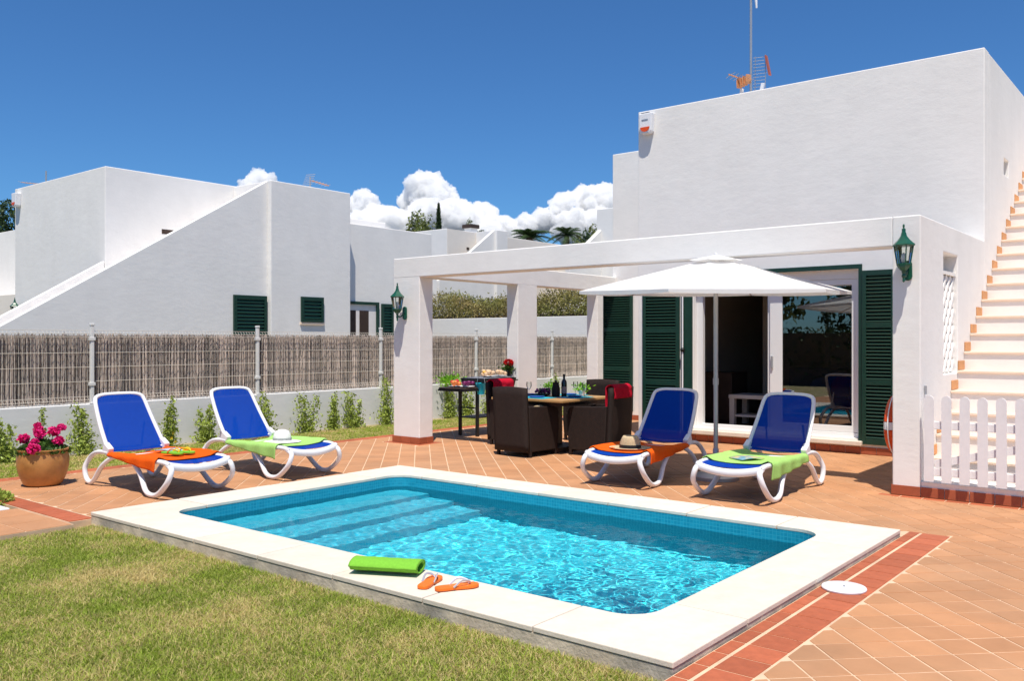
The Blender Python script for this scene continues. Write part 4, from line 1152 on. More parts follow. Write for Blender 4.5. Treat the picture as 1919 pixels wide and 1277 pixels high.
# ================================================================== SUN LOUNGERS
HINGE = 1.30; BX, BZ = .40, .55      # backrest: run back and up from the hinge
def seat_z(s, w):                    # sling surface, w in -1..1 across
    return .342 + .012 * math.cos((s - .1) * 2.2) - .020 * (1 - w * w) - .030 * max(0, (.26 - s) / .18) ** 2
def half_w(s): return .285 + .012 * math.sin(min(1, s / 1.2) * math.pi)
def make_lounger(label, loc, rz):
    t = thing('sun_lounger', label, 'sun lounger', loc, rz, 'blue and white sun loungers round the pool')
    P = M['plastic']
    for sg in (-1, 1):
        y = .315 * sg; yf = .345 * sg
        fl = spline([(.17, y - .01 * sg, .330), (.085, y, .285), (.11, yf, .17), (.26, yf, .055), (.385, yf, .027), (.50, yf, .06), (.66, y, .20), (.82, y, .305), (1.0, y, .325)], 6)
        MB().tube(fl, .0235, 10, flat=1.15).build('front_leg', P, t, smooth=50)
        rl = spline([(1.02, y, .325), (1.20, y, .315), (1.36, yf, .22), (1.52, yf, .07), (1.61, yf, .027), (1.70, yf, .06), (1.735, yf, .17), (1.69, y, .27), (1.56, y, .335), (1.40, y, .355), (1.28, y, .352)], 6)
        MB().tube(rl, .023, 10, flat=1.15).build('rear_leg', P, t, smooth=50)
        rail = [(s, sg * (half_w(s) + .018), seat_z(s, 1) - .006) for s in np.linspace(.12, 1.30, 14)]
        MB().tube(rail, .024, 8, flat=1.1).build('side_rail', P, t, smooth=50)
        MB().obox((HINGE + .02, sg * .305, .385), (.055, 0, .03), (0, .030, 0), (-.02, 0, .045)).build('hinge', P, t, bevel=.012, segs=3)
    # broad curved front rim
    def rim(u, v):
        w = 2 * u - 1; x = .11 - .035 * (1 - w * w); zt = .345 + .012 * w * w - .032 * (1 - w * w)
        prof = [(.055, zt - .004), (.02, zt + .004), (-.005, zt - .006), (-.014, zt - .030), (-.006, zt - .062), (.012, zt - .070), (.03, zt - .055)]
        k = v * (len(prof) - 1); i = min(len(prof) - 2, int(k)); f = k - i
        return (x + prof[i][0] * (1 - f) + prof[i + 1][0] * f, w * .318, prof[i][1] * (1 - f) + prof[i + 1][1] * f)
    o = MB().grid(rim, 24, 12).build('front_rim', P, t, smooth=60); sm = o.modifiers.new('solid', 'SOLIDIFY'); sm.thickness = .006
    for s in (.55, 1.15): MB().tube([(s, -.30, .315), (s, .30, .315)], .018, 8).build('cross_bar', P, t, smooth=50)
    MB().grid(lambda u, v: (.135 + u * 1.16, (2 * v - 1) * (half_w(.135 + u * 1.16) + .004), seat_z(.135 + u * 1.16, 2 * v - 1)), 24, 10).build('seat_sling', M['sling'], t, smooth=180)
    # backrest
    def bp(f, w):
        bow = .030 * math.sin(max(0, f) * math.pi); return (HINGE + .015 + BX * f + bow * .5 - .018 * (1 - w * w), w * (.288 - .040 * max(0, f) ** 1.6), .375 + BZ * f - bow * .3)
    def bpo(f, w):
        x, y, z = bp(f, w); return (x, y * 1.055, z)
    fr = [bpo(f, -1) for f in np.linspace(-.02, .86, 12)]
    for a in range(15, 180, 15):
        c = math.cos(R(a)); s_ = math.sin(R(a)); e = lambda q: math.copysign(abs(q) ** .55, q)
        x, y, z = bp(.88 + .12 * (abs(s_) ** .6), 1); fr.append((x, -e(c) * .262, z))
    fr += [bpo(f, 1) for f in np.linspace(.86, -.02, 12)]
    MB().tube(fr, .0225, 8).build('back_frame', P, t, smooth=50)
    def bsl(u, v):
        w = 2 * v - 1; top = .985 - .06 * abs(w) ** 5
        x, y, z = bp(-.03 + u * (top + .03), w); return (x - .004, y * (1.0 - .03 * (u > .9) * abs(w)), z)
    MB().grid(bsl, 18, 12).build('back_sling', M['sling'], t, smooth=180)
    for f in (.0,): MB().tube([bpo(f, -1), (bp(f, 0)[0] + .05, 0, bp(f, 0)[2] - .03), bpo(f, 1)], .013, 6).build('back_brace', P, t, smooth=50)
    # prop under the backrest
    MB().tube([(HINGE + .24, -.2, .62), (HINGE + .30, -.2, .36), (HINGE + .30, .2, .36), (HINGE + .24, .2, .62)], .012, 6).build('prop', P, t, smooth=50)
    return t
LG = [('white framed blue sun lounger with orange towel and lime flip flops at the left', (-7.53, 4.675, 0), math.pi),
      ('white framed blue sun lounger with green towel and white hat on the left', (-7.58, 6.07, 0), math.pi),
      ('white framed blue sun lounger with orange towel and straw hat under the parasol', (-4.82, 7.48, 0), math.pi / 2 + R(5)),
      ('white framed blue sun lounger with green towel and magazine, nearest the right pillar', (-3.55, 7.44, 0), math.pi / 2 + R(1.5))]
for lb, loc, rz in LG: make_lounger(lb, loc, rz)

def towel(name, label, m, li, s0, s1, hp, hm, seed):
    """hp / hm: functions of f (0 foot end, 1 head end) giving how far it hangs on the +y / -y side"""
    _, loc, rz = LG[li]; g = random.Random(seed)
    o3 = Vector((g.uniform(0, 50), g.uniform(0, 50), 0))
    def fn(u, v):
        s = s0 + u * (s1 - s0); W = half_w(s) + .055
        tot_m, tot_p = W + hm(u), W + hp(u); c = -tot_m + v * (tot_m + tot_p)
        nz = mnoise.noise(Vector((s * 5, c * 5, 0)) + o3)
        if abs(c) <= W - .03:
            y = c; z = max(seat_z(s, max(-1, min(1, c / half_w(s)))) + .006, 0) + (.022 * max(0, abs(c) - .24) / .06 if abs(c) > .24 else 0) + .004 * nz
        else:
            e = abs(c) - (W - .03); sg = 1 if c > 0 else -1; bend = min(1, e / .05); a = bend * math.pi / 2
            y = sg * (W - .03 + .05 * math.sin(a) * .64 + .012 * nz * min(1, e * 8) + .018 * min(1, e * 5) * math.sin(s * 23 + seed)); z = seat_z(s, 1) + .024 - (1 - math.cos(a)) * .032 - max(0, e - .05)
        return (s + .006 * nz, y, z)
    o = MB().grid(fn, 48, 60).build(name, m, smooth=180); o.location = loc; o.rotation_euler = (0, 0, rz)
    so = o.modifiers.new('solid', 'SOLIDIFY'); so.thickness = .008; so.offset = 1
    tag(o, label, 'towel'); return o
lin = lambda a, b: (lambda f: max(0.02, a + (b - a) * f))
towel('beach_towel', 'orange towel spread over the left lounger nearest the flower pot', M['orangetowel'], 0, .31, 1.27, lin(.115, .01), lin(.06, .03), 1)
towel('beach_towel', 'light green towel under the white sun hat', M['greentowel'], 1, .31, 1.27, lin(.14, .02), lin(.06, .03), 2)
towel('beach_towel', 'orange towel under the straw hat', M['orangetowel'], 2, .26, 1.27, lin(.05, .03), lin(.12, .02), 3)
towel('beach_towel', 'lime green towel draped over the lounger by the right pillar', M['greentowel'], 3, .31, 1.27, lin(.05, .03), lin(.15, .06), 4)

def on_lounger(li, s, y, dz=.0):
    _, loc, rz = LG[li]; c, s_ = math.cos(rz), math.sin(rz)
    return (loc[0] + c * s - s_ * y, loc[1] + s_ * s + c * y, seat_z(s, y / .3) + .020 + dz)
# hats
hat = thing('sun_hat', 'white floppy sun hat with grey ribbon on the green towel', 'hat', on_lounger(1, .72, -.03))
wv = lambda a, z: .04 * math.sin(2 * a + 1) + .03 * math.sin(3 * a)
MB().lathe([(.205, .010), (.19, .006), (.14, .010), (.108, .018), (.100, .03), (.098, .06), (.090, .10), (.070, .128), (.035, .142), (.002, .146)], 32, wob=wv, cap=False).build('straw', M['whitestraw'], hat, smooth=180)
MB().lathe([(.1035, .024), (.1035, .052)], 32, wob=wv, cap=False).build('ribbon', M['ribbongrey'], hat, smooth=180)
hat2 = thing('straw_hat', 'straw hat with black band on the orange towel under the parasol', 'hat', on_lounger(2, .55, .02), R(20))
def pinch(a, z): return (-.10 * max(0, math.cos(2 * a)) if z > .10 else 0)
MB().lathe([(.20, .018), (.185, .006), (.14, .004), (.104, .012), (.100, .03), (.096, .07), (.088, .115), (.072, .140), (.03, .128), (.002, .120)], 32, sx=1.12, wob=pinch, cap=False).build('straw', M['straw'], hat2, smooth=180)
MB().lathe([(.1045, .014), (.1025, .048)], 32, sx=1.12, cap=False).build('band', M['black'], hat2, smooth=180)
# magazines, goggles
def magazine(label, li, s, y, rz, m):
    o = MB(); 
    o.grid(lambda u, v: ((u - .5) * .27, (v - .5) * .20, .010 + .010 * math.sin(u * 3.1)), 8, 4)
    ob = o.build('magazine', m, smooth=180); so = ob.modifiers.new('solid', 'SOLIDIFY'); so.thickness = .009
    ob.location = on_lounger(li, s, y, .004); ob.rotation_euler = (0, 0, LG[li][2] + rz); tag(ob, label, 'magazine')
magazine('pale magazine lying on the orange towel of the left lounger', 0, .98, -.20, .3, M['pagewhite'])
magazine('colourful magazine lying on the lime green towel', 3, .62, .03, -.5, M['pagecolour'])

def flipflop(label, loc, rz, sole, strap, s=1.0, tilt=0.0):
    t = thing('flip_flop', label, 'flip flop', loc, rz)
    pr = [(-.13, .0), (-.12, .030), (-.08, .038), (-.02, .036), (.05, .045), (.10, .042), (.13, .022), (.137, 0), (.13, -.022), (.10, -.040), (.05, -.042), (-.02, -.034), (-.08, -.036), (-.12, -.028)]
    pr = [(p.x * s, p.y * s) for p in spline([(a, b, 0) for a, b in pr], 3, True)]
    MB().prism(pr, .001, .020).build('sole', M[sole], t, bevel=.004)
    for sg in (-1, 1):
        MB().tube(spline([(.085 * s, 0, .018), (.07 * s, sg * .018 * s, .04), (.02 * s, sg * .036 * s, .052), (-.03 * s, sg * .037 * s, .018)], 5), .0075, 6, flat=.6).build('strap', M[strap], t, smooth=60)
    t.rotation_euler = (0, tilt, rz)
flipflop('left orange flip flop on the pool edge next to the rolled towel', (-3.66, 3.745, ZC + .003), R(112), 'orange', 'silver')
flipflop('right orange flip flop on the pool edge', (-3.47, 3.77, ZC + .003), R(62), 'orange', 'silver')
p_ = on_lounger(0, .66, -.06, .006)
flipflop('lime green flip flop with yellow strap, nearer one on the orange towel', (p_[0] + .02, p_[1] - .05, p_[2] + .01), R(15), 'lime', 'yellow')
flipflop('lime green flip flop with yellow strap, farther one on the orange towel', (p_[0] + .03, p_[1] + .06, p_[2] + .01), R(25), 'lime', 'yellow')

# folded green towel on the coping
ft = thing('folded_towel', 'rolled grass green towel lying on the pool coping', 'towel', (-4.05, 3.765, ZC + .002), R(27))
def tw(u, v):     # spiral cross section
    a = v * 2 * math.pi * 1.75 - 1.6; r = (.040 + .022 * v)
    flat = .62
    x = (u - .5) * .44; y = math.cos(a) * r * 1.55; z = .047 + math.sin(a) * r * flat
    return (x, y, max(.004, z) + .002 * mnoise.noise(Vector((u * 9, v * 14, 2))))
o = MB().grid(tw, 26, 70).build('roll', M['rolltowel'], ft, smooth=180); so = o.modifiers.new('solid', 'SOLIDIFY'); so.thickness = .009; so.offset = 0
# skimmer lid
sk = thing('skimmer_lid', 'round white skimmer lid on the red border tiles', 'lid', (-1.775, 5.37, .002))
MB().lathe([(.128, 0), (.130, .008), (.126, .014), (.115, .017), (.02, .018), (.018, .014), (.002, .014)], 40).build('disc', M['plastic'], sk, smooth=35)
MB().lathe([(.008, .0145), (.008, .019)], 10).build('lift_hole', M['steel'], sk)

# ================================================================== PARASOL
um = thing('parasol', 'large white hexagonal parasol with grey pole between the right loungers', 'parasol', (-4.27, 8.78, 0))
MB().lathe([(.25, .0), (.25, .035), (.22, .055), (.06, .07), (.045, .09), (.032, .10), (.032, .32), (.028, .33)], 32).build('base', M['steel'], um, smooth=35)
MB().tube([(0, 0, .05), (0, 0, 2.36)], .024, 12).build('pole', M['steel'], um, smooth=50)
MB().tube([(0, 0, 1.02), (0, 0, 1.09)], .031, 12).build('pole_collar', M['steel'], um, smooth=50)
tilt = Matrix.Rotation(R(2.2), 4, Vector((RT.x, RT.y, 0)))      # leans slightly towards the pool
HXR, ZR, ZA = 1.48, 2.035, 2.40
ang0 = CAM_YAW
def canopy(p): 
    q = tilt @ Vector((p[0], p[1], p[2] - 2.36)); return (q.x, q.y, q.z + 2.36)
def hexp(k, f, sag=0.0):
    a = ang0 + k * math.pi / 3; return Vector((math.cos(a) * HXR * f, math.sin(a) * HXR * f, ZA - (ZA - ZR) * f - sag))
for k in range(6):
    def pan(u, v, k=k):
        f = .11 + u * .89; p = hexp(k, f).lerp(hexp(k + 1, f), v); e = 4 * v * (1 - v)
        p.z -= .020 * e * math.sin(f * math.pi * .9) ; r = 1 - .022 * e * u ** 3; return canopy((p.x * r, p.y * r, p.z))
    o = MB().grid(pan, 12, 12).build('canopy_panel', M['canvas'], um, smooth=180)
    def val(u, v, k=k):
        e = 4 * v * (1 - v); p = hexp(k, 1).lerp(hexp(k + 1, 1), v); r = 1 - .022 * e; return canopy((p.x * r, p.y * r, p.z - u * .045 * (.7 + .3 * e)))
    MB().grid(val, 2, 12).build('valance', M['canvas'], um, smooth=180)
    a, b = canopy(hexp(k, .03, .03)), canopy(hexp(k, .99, .03)); MB().tube([a, b], .009, 6).build('rib', M['steel'], um)
    c = canopy(hexp(k, .5, .03)); MB().tube([(0.02 * math.cos(ang0 + k * math.pi / 3), .02 * math.sin(ang0 + k * math.pi / 3), 2.10), c], .008, 6).build('strut', M['steel'], um)
MB().lathe([(.05, 2.07), (.05, 2.13), (.03, 2.15)], 12).build('runner', M['steel'], um)
# vent cap
for k in range(6):
    def cap_(u, v, k=k):
        f = .005 + u * .19; p = hexp(k, f).lerp(hexp(k + 1, f), v); e = 4 * v * (1 - v); return canopy((p.x, p.y, p.z + .032 + .012 * u * (1 - .6 * e)))
    MB().grid(cap_, 5, 8).build('vent_panel', M['canvas'], um, smooth=180)
MB().ball(canopy((0, 0, ZA + .035)), (.018, .018, .016)).build('finial', M['plastic'], um, smooth=180)

# ================================================================== DINING CORNER
def rattan_mesh_mat():
    m = M['rattan']; nt = m.node_tree; L = nt.links.new; b = nt.nodes["Principled BSDF"]
    tc = nt.nodes.new("ShaderNodeTexCoord"); w1 = nt.nodes.new("ShaderNodeTexWave"); w1.inputs["Scale"].default_value = 42; w1.bands_direction = 'Z'
    w2 = nt.nodes.new("ShaderNodeTexWave"); w2.inputs["Scale"].default_value = 28; w2.bands_direction = 'DIAGONAL'
    L(tc.outputs["Object"], w1.inputs[0]); L(tc.outputs["Object"], w2.inputs[0])
    ad = nt.nodes.new("ShaderNodeMath"); ad.operation = 'MULTIPLY'; L(w1.outputs["Fac"], ad.inputs[0]); L(w2.outputs["Fac"], ad.inputs[1])
    bp_ = nt.nodes.new("ShaderNodeBump"); bp_.inputs["Strength"].default_value = .7; bp_.inputs["Distance"].default_value = .006
    L(ad.outputs[0], bp_.inputs["Height"]); L(bp_.outputs[0], b.inputs["Normal"])
rattan_mesh_mat()
def chair(label, loc, rz):
    """tub chair, faces local +y, back at -y"""
    t = thing('rattan_armchair', label, 'chair', loc, rz, 'rattan armchairs round the dining table'); m = M['rattan']
    W, D = .29, .29
    def back(u, v): return ((2 * u - 1) * (W - .005), -D - .045 * v + .02 * (1 - (2 * u - 1) ** 2) * -1, .07 + v * .82 + .015 * (1 - (2 * u - 1) ** 2) * v)
    o = MB().grid(back, 8, 8).build('backrest', m, t, smooth=60); so = o.modifiers.new('solid', 'SOLIDIFY'); so.thickness = .045; so.offset = 1
    for sg in (-1, 1):
        prof = [(-D + .01, .07), (D - .03, .07), (D, .30), (D, .56), (D - .03, .615), (D - .10, .635), (-D - .02, .655)]
        pts = [(p.x, p.y) for p in [Vector((a, b, 0)) for a, b in prof]]
        MB().prism(pts, sg * (W - .045), sg * W, toYZ).build('side_panel', m, t, bevel=.012, segs=3)
        for yy in (-D + .015, D - .05): MB().box(sg * W - (.035 if sg > 0 else 0), sg * W + (.035 if sg < 0 else 0), yy - .018, yy + .018, 0, .09).build('leg', m, t)
    MB().box(-W + .046, W - .046, -D + .03, D - .01, .34, .42).build('seat', m, t, bevel=.012)
    MB().box(-W + .046, W - .046, D - .045, D - .012, .07, .339).build('front_apron', m, t, bevel=.008)
    return t
CH = [('dark rattan armchair with its back to the pool at the dining table', (-7.13, 9.14, 0), R(-3)),
      ('dark rattan armchair with red towel on its back, right of the table', (-6.42, 9.72, 0), R(92)),
      ('dark rattan armchair on the far side of the dining table', (-7.42, 11.02, 0), R(180)),
      ('dark rattan armchair hidden behind the first, pink red towel on its back', (-7.92, 9.92, 0), R(-90))]
for a in CH: chair(*a)
def back_towel(label, ci, off, wd, drop_f, drop_b, seed):
    _, loc, rz = CH[ci]
    def fn(u, v):
        x = off + (u - .5) * wd; tot = drop_f + drop_b + .07; c = v * tot; nz = mnoise.noise(Vector((u * 5 + seed, v * 6, 3)))
        if c < drop_b: y, z = -.292 - .052 - .036 - .012 * (1 + nz), .895 - (drop_b - c)
        elif c < drop_b + .07: f = (c - drop_b) / .07; y, z = -.380 + f * .095, .905 + .022 * math.sin(f * math.pi)
        else: y, z = -.285 + .012 * (1 + nz) + .0, .898 - (c - drop_b - .07)
        return (x + .01 * nz, y, z)
    o = MB().grid(fn, 16, 30).build('hand_towel', M['redtowel'], smooth=180); o.location = loc; o.rotation_euler = (0, 0, rz)
    so = o.modifiers.new('solid', 'SOLIDIFY'); so.thickness = .012; so.offset = 1
    tag(o, label, 'towel')
back_towel('red towel over the back of the right rattan chair', 1, -.02, .44, .30, .14, 2)
back_towel('red towel over the back of the hidden left rattan chair', 3, .0, .46, .30, .16, 6)
cu = thing('seat_cushion', 'round tan cushion on the nearest rattan chair', 'cushion', (-7.0, 9.2, .425))
MB().ball((0, 0, .115), (.13, .07, .115), 18, 12).build('pad', M['tan'], cu, smooth=180)
# table
tb = thing('dining_table', 'square wooden dining table with dark pedestal base under the pergola', 'table', (-7.18, 9.75, 0))
for k in range(6): MB().box(-.60 + k * .2 + .002, -.60 + (k + 1) * .2 - .002, -.60, .60, .695, .725).build('top_plank', M['wood'], tb, bevel=.004)
MB().box(-.50, .50, -.50, .50, .64, .694).build('apron', M['darkwood'], tb)
MB().box(-.10, .10, -.10, .10, .07, .64).build('pedestal', M['darkwood'], tb, bevel=.01)
MB().box(-.32, .32, -.32, .32, .0, .07).build('foot', M['darkwood'], tb, bevel=.01)
for k, (x, y, rz, m, lb) in enumerate(((.0, -.36, 0, 'turquoise', 'turquoise placemat at the near side of the table'), (.34, .05, 1.57, 'turquoise', 'turquoise placemat at the right side of the table'),
                                    (.0, .40, 0, 'turquoise', 'turquoise placemat at the far side of the table'), (-.38, .05, 1.57, 'turquoise', 'turquoise placemat at the left side of the table'))):
    c, s_ = math.cos(rz), math.sin(rz)
    o = MB().box(-.22, .22, -.16, .16, 0, .005).build('placemat', M[m], bevel=.002); o.location = (-7.18 + x, 9.75 + y, .727); o.rotation_euler = (0, 0, rz); tag(o, lb, 'placemat')
    p = MB().lathe([(.06, .0), (.075, .003), (.11, .014), (.112, .016), (.075, .007), (.002, .006)], 28, cap=False).build('plate', M['deepblue'], smooth=60)
    p.location = (-7.18 + x, 9.75 + y, .7325); tag(p, lb.replace('turquoise placemat', 'blue plate on the placemat'), 'plate')
bt = thing('wine_bottle', 'dark wine bottle standing in the middle of the dining table', 'bottle', (-7.02, 9.80, .727))
MB().lathe([(.036, 0), (.038, .01), (.038, .19), (.034, .215), (.016, .245), (.014, .30), (.016, .302), (.016, .31)], 20).build('glass', M['bottle'], bt, smooth=40)
MB().lathe([(.0386, .05), (.0386, .14)], 20, cap=False).build('paper_label', M['wlabel'], bt, smooth=60)
MB().lathe([(.0165, .262), (.0175, .311)], 14).build('capsule', M['black'], bt, smooth=40)
jr = thing('dark_jug', 'stout dark jug beside the wine bottle', 'jug', (-7.10, 9.72, .727))
MB().lathe([(.05, 0), (.058, .03), (.056, .12), (.045, .16), (.042, .19), (.046, .20)], 20).build('body', M['rattan'], jr, smooth=50)
MB().ball((0, 0, .215), .018).build('stopper', M['darkwood'], jr, smooth=180)
fb = thing('fruit_bowl', 'bowl of dark purple grapes on the dining table', 'fruit', (-7.24, 9.60, .727))
MB().lathe([(.05, 0), (.10, .03), (.115, .045), (.108, .045), (.06, .012), (.002, .010)], 24, cap=False).build('bowl', M['black'], fb, smooth=60)
g_ = random.Random(3)
for k in range(34): MB().ball((g_.uniform(-.08, .08), g_.uniform(-.08, .08), g_.uniform(.045, .11)), .019, 8, 6).build('grape', M['fruit_p'] if k % 3 else M['bottle'], fb, smooth=180)
def glass(label, x, y, s=1.0):
    t = thing('wine_glass', label, 'glass', (x, y, .727))
    MB().lathe([(.032, 0), (.030, .003), (.005, .008), (.004, .08), (.012, .09), (.032, .12), (.037, .15), (.033, .195)], 20, cap=False).build('bowl_and_stem', M['clearglass'], t, smooth=60)
glass('tall wine glass at the left of the dining table', -7.52, 9.66); glass('wine glass by the right placemat', -6.80, 9.98); glass('wine glass at the far side of the table', -7.05, 10.12)
vs_ = thing('herb_pot', 'small white pot of bright green herbs on the dining table', 'plant', (-6.92, 10.08, .727))
MB().lathe([(.035, 0), (.045, .07), (.048, .075), (.04, .07)], 18).build('pot', M['plastic'], vs_, smooth=40)
leaves('foliage', np.random.default_rng(2).normal(size=(160, 3)) * np.array([.05, .05, .03]) + np.array([0, 0, .12]), .04, M['lettuce'], vs_, 2)
vs2 = thing('herb_pot', 'pale green table plant left of the jug', 'plant', (-7.36, 9.92, .727))
MB().lathe([(.035, 0), (.045, .07), (.048, .075), (.04, .07)], 18).build('pot', M['plastic'], vs2, smooth=40)
leaves('foliage', np.random.default_rng(3).normal(size=(160, 3)) * np.array([.05, .05, .035]) + np.array([0, 0, .12]), .04, M['lettuce'], vs2, 3)

# barbecue trolley
bq = thing('barbecue_trolley', 'black barbecue trolley with side shelf and lower rack behind the chairs', 'barbecue', (-9.22, 10.72, 0))
for (x, y) in ((-.18, -.42), (.18, -.42), (-.18, .40), (.18, .40)): MB().box(x - .022, x + .022, y - .022, y + .022, .0 if y < 0 else .10, .76).build('leg', M['black'], bq, bevel=.004)
MB().box(-.17, .17, -.45, .42, .28, .30).build('lower_shelf', M['black'], bq, bevel=.004)
MB().tube([(-.18, -.42, .44), (.18, -.42, .44)], .010, 6).build('cross_bar', M['black'], bq)
MB().tube([(-.18, .40, .44), (.18, .40, .44)], .010, 6).build('cross_bar', M['black'], bq)
for x in (-.20, .20):
    MB().tube([(x - .015, .40, .10), (x + .015, .40, .10)], .10, 20).build('wheel', M['black'], bq, smooth=40)
MB().prism([(-.27, -.82), (.20, -.82), (.24, -.74), (.24, -.34), (-.29, -.34), (-.29, -.78)], .745, .768).build('side_shelf', M['darkwood'], bq, bevel=.008)
MB().prism([(-.28, -.83), (.21, -.83), (.25, -.745), (.25, -.335), (-.30, -.335), (-.30, -.785)], .715, .744).build('shelf_frame', M['black'], bq, bevel=.004)
MB().prism([(-.22, .76), (.22, .76), (.26, .90), (-.26, .90)], -.33, .46, lambda a, b, c: (a, c, b)).build('grill_box', M['black'], bq, bevel=.01)
gm = MB()
for k in range(16): gm.tube([(-.23, -.30 + k * .048, .905), (.23, -.30 + k * .048, .905)], .004, 4)
gm.build('grill_grate', M['steel'], bq)
MB().tube([(.27, -.30, .86), (.30, -.28, .86), (.30, .44, .86), (.27, .46, .86)], .010, 6).build('handle_rail', M['black'], bq)
def pile(name, label, loc, items, cat):
    t = thing(name, label, cat, loc)
    MB().lathe([(.06, .0), (.115, .018), (.118, .02), (.06, .006), (.002, .005)], 20, cap=False).build('dish', M['plastic'], t, smooth=60)
    g = random.Random(len(label))
    for k, (m, n, r, nm) in enumerate(items):
        for i in range(n):
            a = g.uniform(0, 6.28); q = g.uniform(0, .085); MB().ball((q * math.cos(a), q * math.sin(a), .012 + r + g.uniform(0, .05)), (r * 1.1, r, r * .95), 10, 8).build(nm, M[m], t, smooth=180)
pile('fruit_dish', 'dish of orange and red fruit on the trolley shelf', (-9.33, 10.12, .770), (('fruit_o', 5, .034, 'orange'), ('fruit_y', 2, .03, 'lemon'), ('fruit_r', 5, .033, 'apple')), 'fruit')
pile('fruit_dish', 'dish of purple fruit at the right of the trolley shelf', (-9.10, 10.14, .770), (('fruit_p', 7, .032, 'plum'), ('fruit_r', 2, .03, 'apple')), 'fruit')
pile('bread_dish', 'heap of pale bread and vegetables on the grill', (-9.18, 10.72, .91), (('bread', 9, .034, 'roll'), ('fruit_p', 3, .028, 'onion'), ('fruit_y', 3, .03, 'pepper')), 'food')
pile('bread_dish', 'second heap of pale bread at the right end of the grill', (-9.14, 10.98, .91), (('bread', 9, .032, 'roll'),), 'food')
gp_ = thing('red_geranium', 'small pot with one red geranium head at the end of the grill', 'plant', (-9.16, 11.22, .91))
MB().lathe([(.03, 0), (.042, .07), (.045, .075), (.03, .07)], 16).build('pot', M['black'], gp_, smooth=40)
leaves('foliage', np.random.default_rng(8).normal(size=(150, 3)) * np.array([.045, .045, .03]) + np.array([0, 0, .13]), .045, M['leaf'], gp_, 8, aspect=.9)
fl = np.random.default_rng(9).normal(size=(240, 3)); fl = fl / np.linalg.norm(fl, axis=1)[:, None] * np.array([.07, .07, .05])
leaves('flower_head', fl + np.array([0, 0, .225]), .034, M['redpetal'], gp_, 9, aspect=.9)
bc = thing('cyan_bucket', 'cyan enamel bucket hanging on the side of the barbecue trolley', 'bucket', (-8.985, 10.325, .66))
MB().lathe([(.055, 0), (.085, .17), (.09, .175), (.08, .17), (.05, .01)], 20, cap=False).build('pail', M['cyan'], bc, smooth=50)
MB().tube(spline([(-.085, 0, .17), (-.06, 0, .25), (0, 0, .275), (.06, 0, .25), (.085, 0, .17)], 5), .004, 6).build('bail', M['steel'], bc)
cb = thing('cyan_cloth', 'cyan cloth below the bucket on the trolley', 'cloth', (-8.90, 10.45, .44))
o = MB().grid(lambda u, v: ((u - .5) * .16 + .02 * math.sin(v * 9), .03 * math.sin(u * 7 + v * 4), .18 - .16 * v), 10, 10).build('cloth', M['cyan'], cb, smooth=180); o.modifiers.new('solid', 'SOLIDIFY').thickness = .006

# ================================================================== FLOWER POT AND LIFE RING
pt = thing('flower_pot', 'large ochre glazed pot of magenta geraniums at the left', 'flower pot', (-9.515, 4.015, 0))
MB().lathe([(.17, .0), (.20, .02), (.245, .12), (.268, .22), (.272, .30), (.262, .36), (.262, .385), (.272, .395), (.272, .41), (.25, .413), (.243, .39), (.245, .34)], 44, cap=False).build('pot', M['pot'], pt, smooth=60)
MB().lathe([(.002, .352), (.245, .350)], 30, cap=False).build('soil', M['soil'], pt)
g_ = np.random.default_rng(31)
a = g_.uniform(0, 6.28, 900); r_ = .27 * g_.uniform(0, 1, 900) ** .5
leaves('foliage', np.stack([r_ * np.cos(a), r_ * np.sin(a), .37 + .13 * (1 - (r_ / .29) ** 2) * g_.uniform(.3, 1.1, 900)], 1), .058, M['leaf'], pt, 31, aspect=.95, up=1.2)
for k, (du, dz, dd) in enumerate(((-.22, .52, .0), (-.085, .62, .05), (-.02, .58, -.02), (.11, .60, .03), (.19, .50, -.03), (.03, .44, -.26), (-.12, .66, .1), (.15, .64, .12), (-.03, .50, -.12))):
    c = RT.to_3d() * du + FW.to_3d() * dd + Vector((0, 0, dz)); n = 150
    q = g_.normal(size=(n, 3)); q /= np.linalg.norm(q, axis=1)[:, None]; rr = (.062, .05, .06, .066, .058, .07, .04, .045, .04)[k]
    hd = leaves('flower_head', np.array(c) + q * np.array([rr, rr, rr * .8]) * g_.uniform(.6, 1, (n, 1)), .036, M['magenta'], pt, 60 + k, aspect=.95)
    MB().tube([(c.x * .5, c.y * .5, .38), tuple(c)], .004, 5).build('flower_stem', M['leaf'], pt)
pt.scale = (.91, .91, .92)
lr = thing('life_ring', 'orange life ring with white bands hanging behind the right pillar', 'life ring', (-2.578, 9.40, .65))
def ring(a0, a1, r, name, m, R0=.245):
    P = [(0, R0 * math.cos(R(a)), R0 * math.sin(R(a))) for a in np.linspace(a0, a1, max(3, int((a1 - a0) / 6)))]
    MB().tube(P, r, 14).build(name, M[m], lr, smooth=60)
for k in range(4): ring(k * 90 + 8, k * 90 + 82, .055, 'ring_section', 'lifeorange'); ring(k * 90 - 8, k * 90 + 8, .057, 'white_band', 'plastic')
MB().tube(spline([(0, .315 * math.cos(R(a)), .315 * math.sin(R(a))) for a in range(0, 360, 30)], 4, True), .006, 6, closed=True).build('grab_rope', M['plastic'], lr)
# small things
o = MB().box(-.10, .10, -.10, .10, 0, .05).build('white_block', M['plastic'], bevel=.012); o.location = (-8.54, 3.18, -.05); tag(o, 'small white block on the grass at the left edge', 'block')

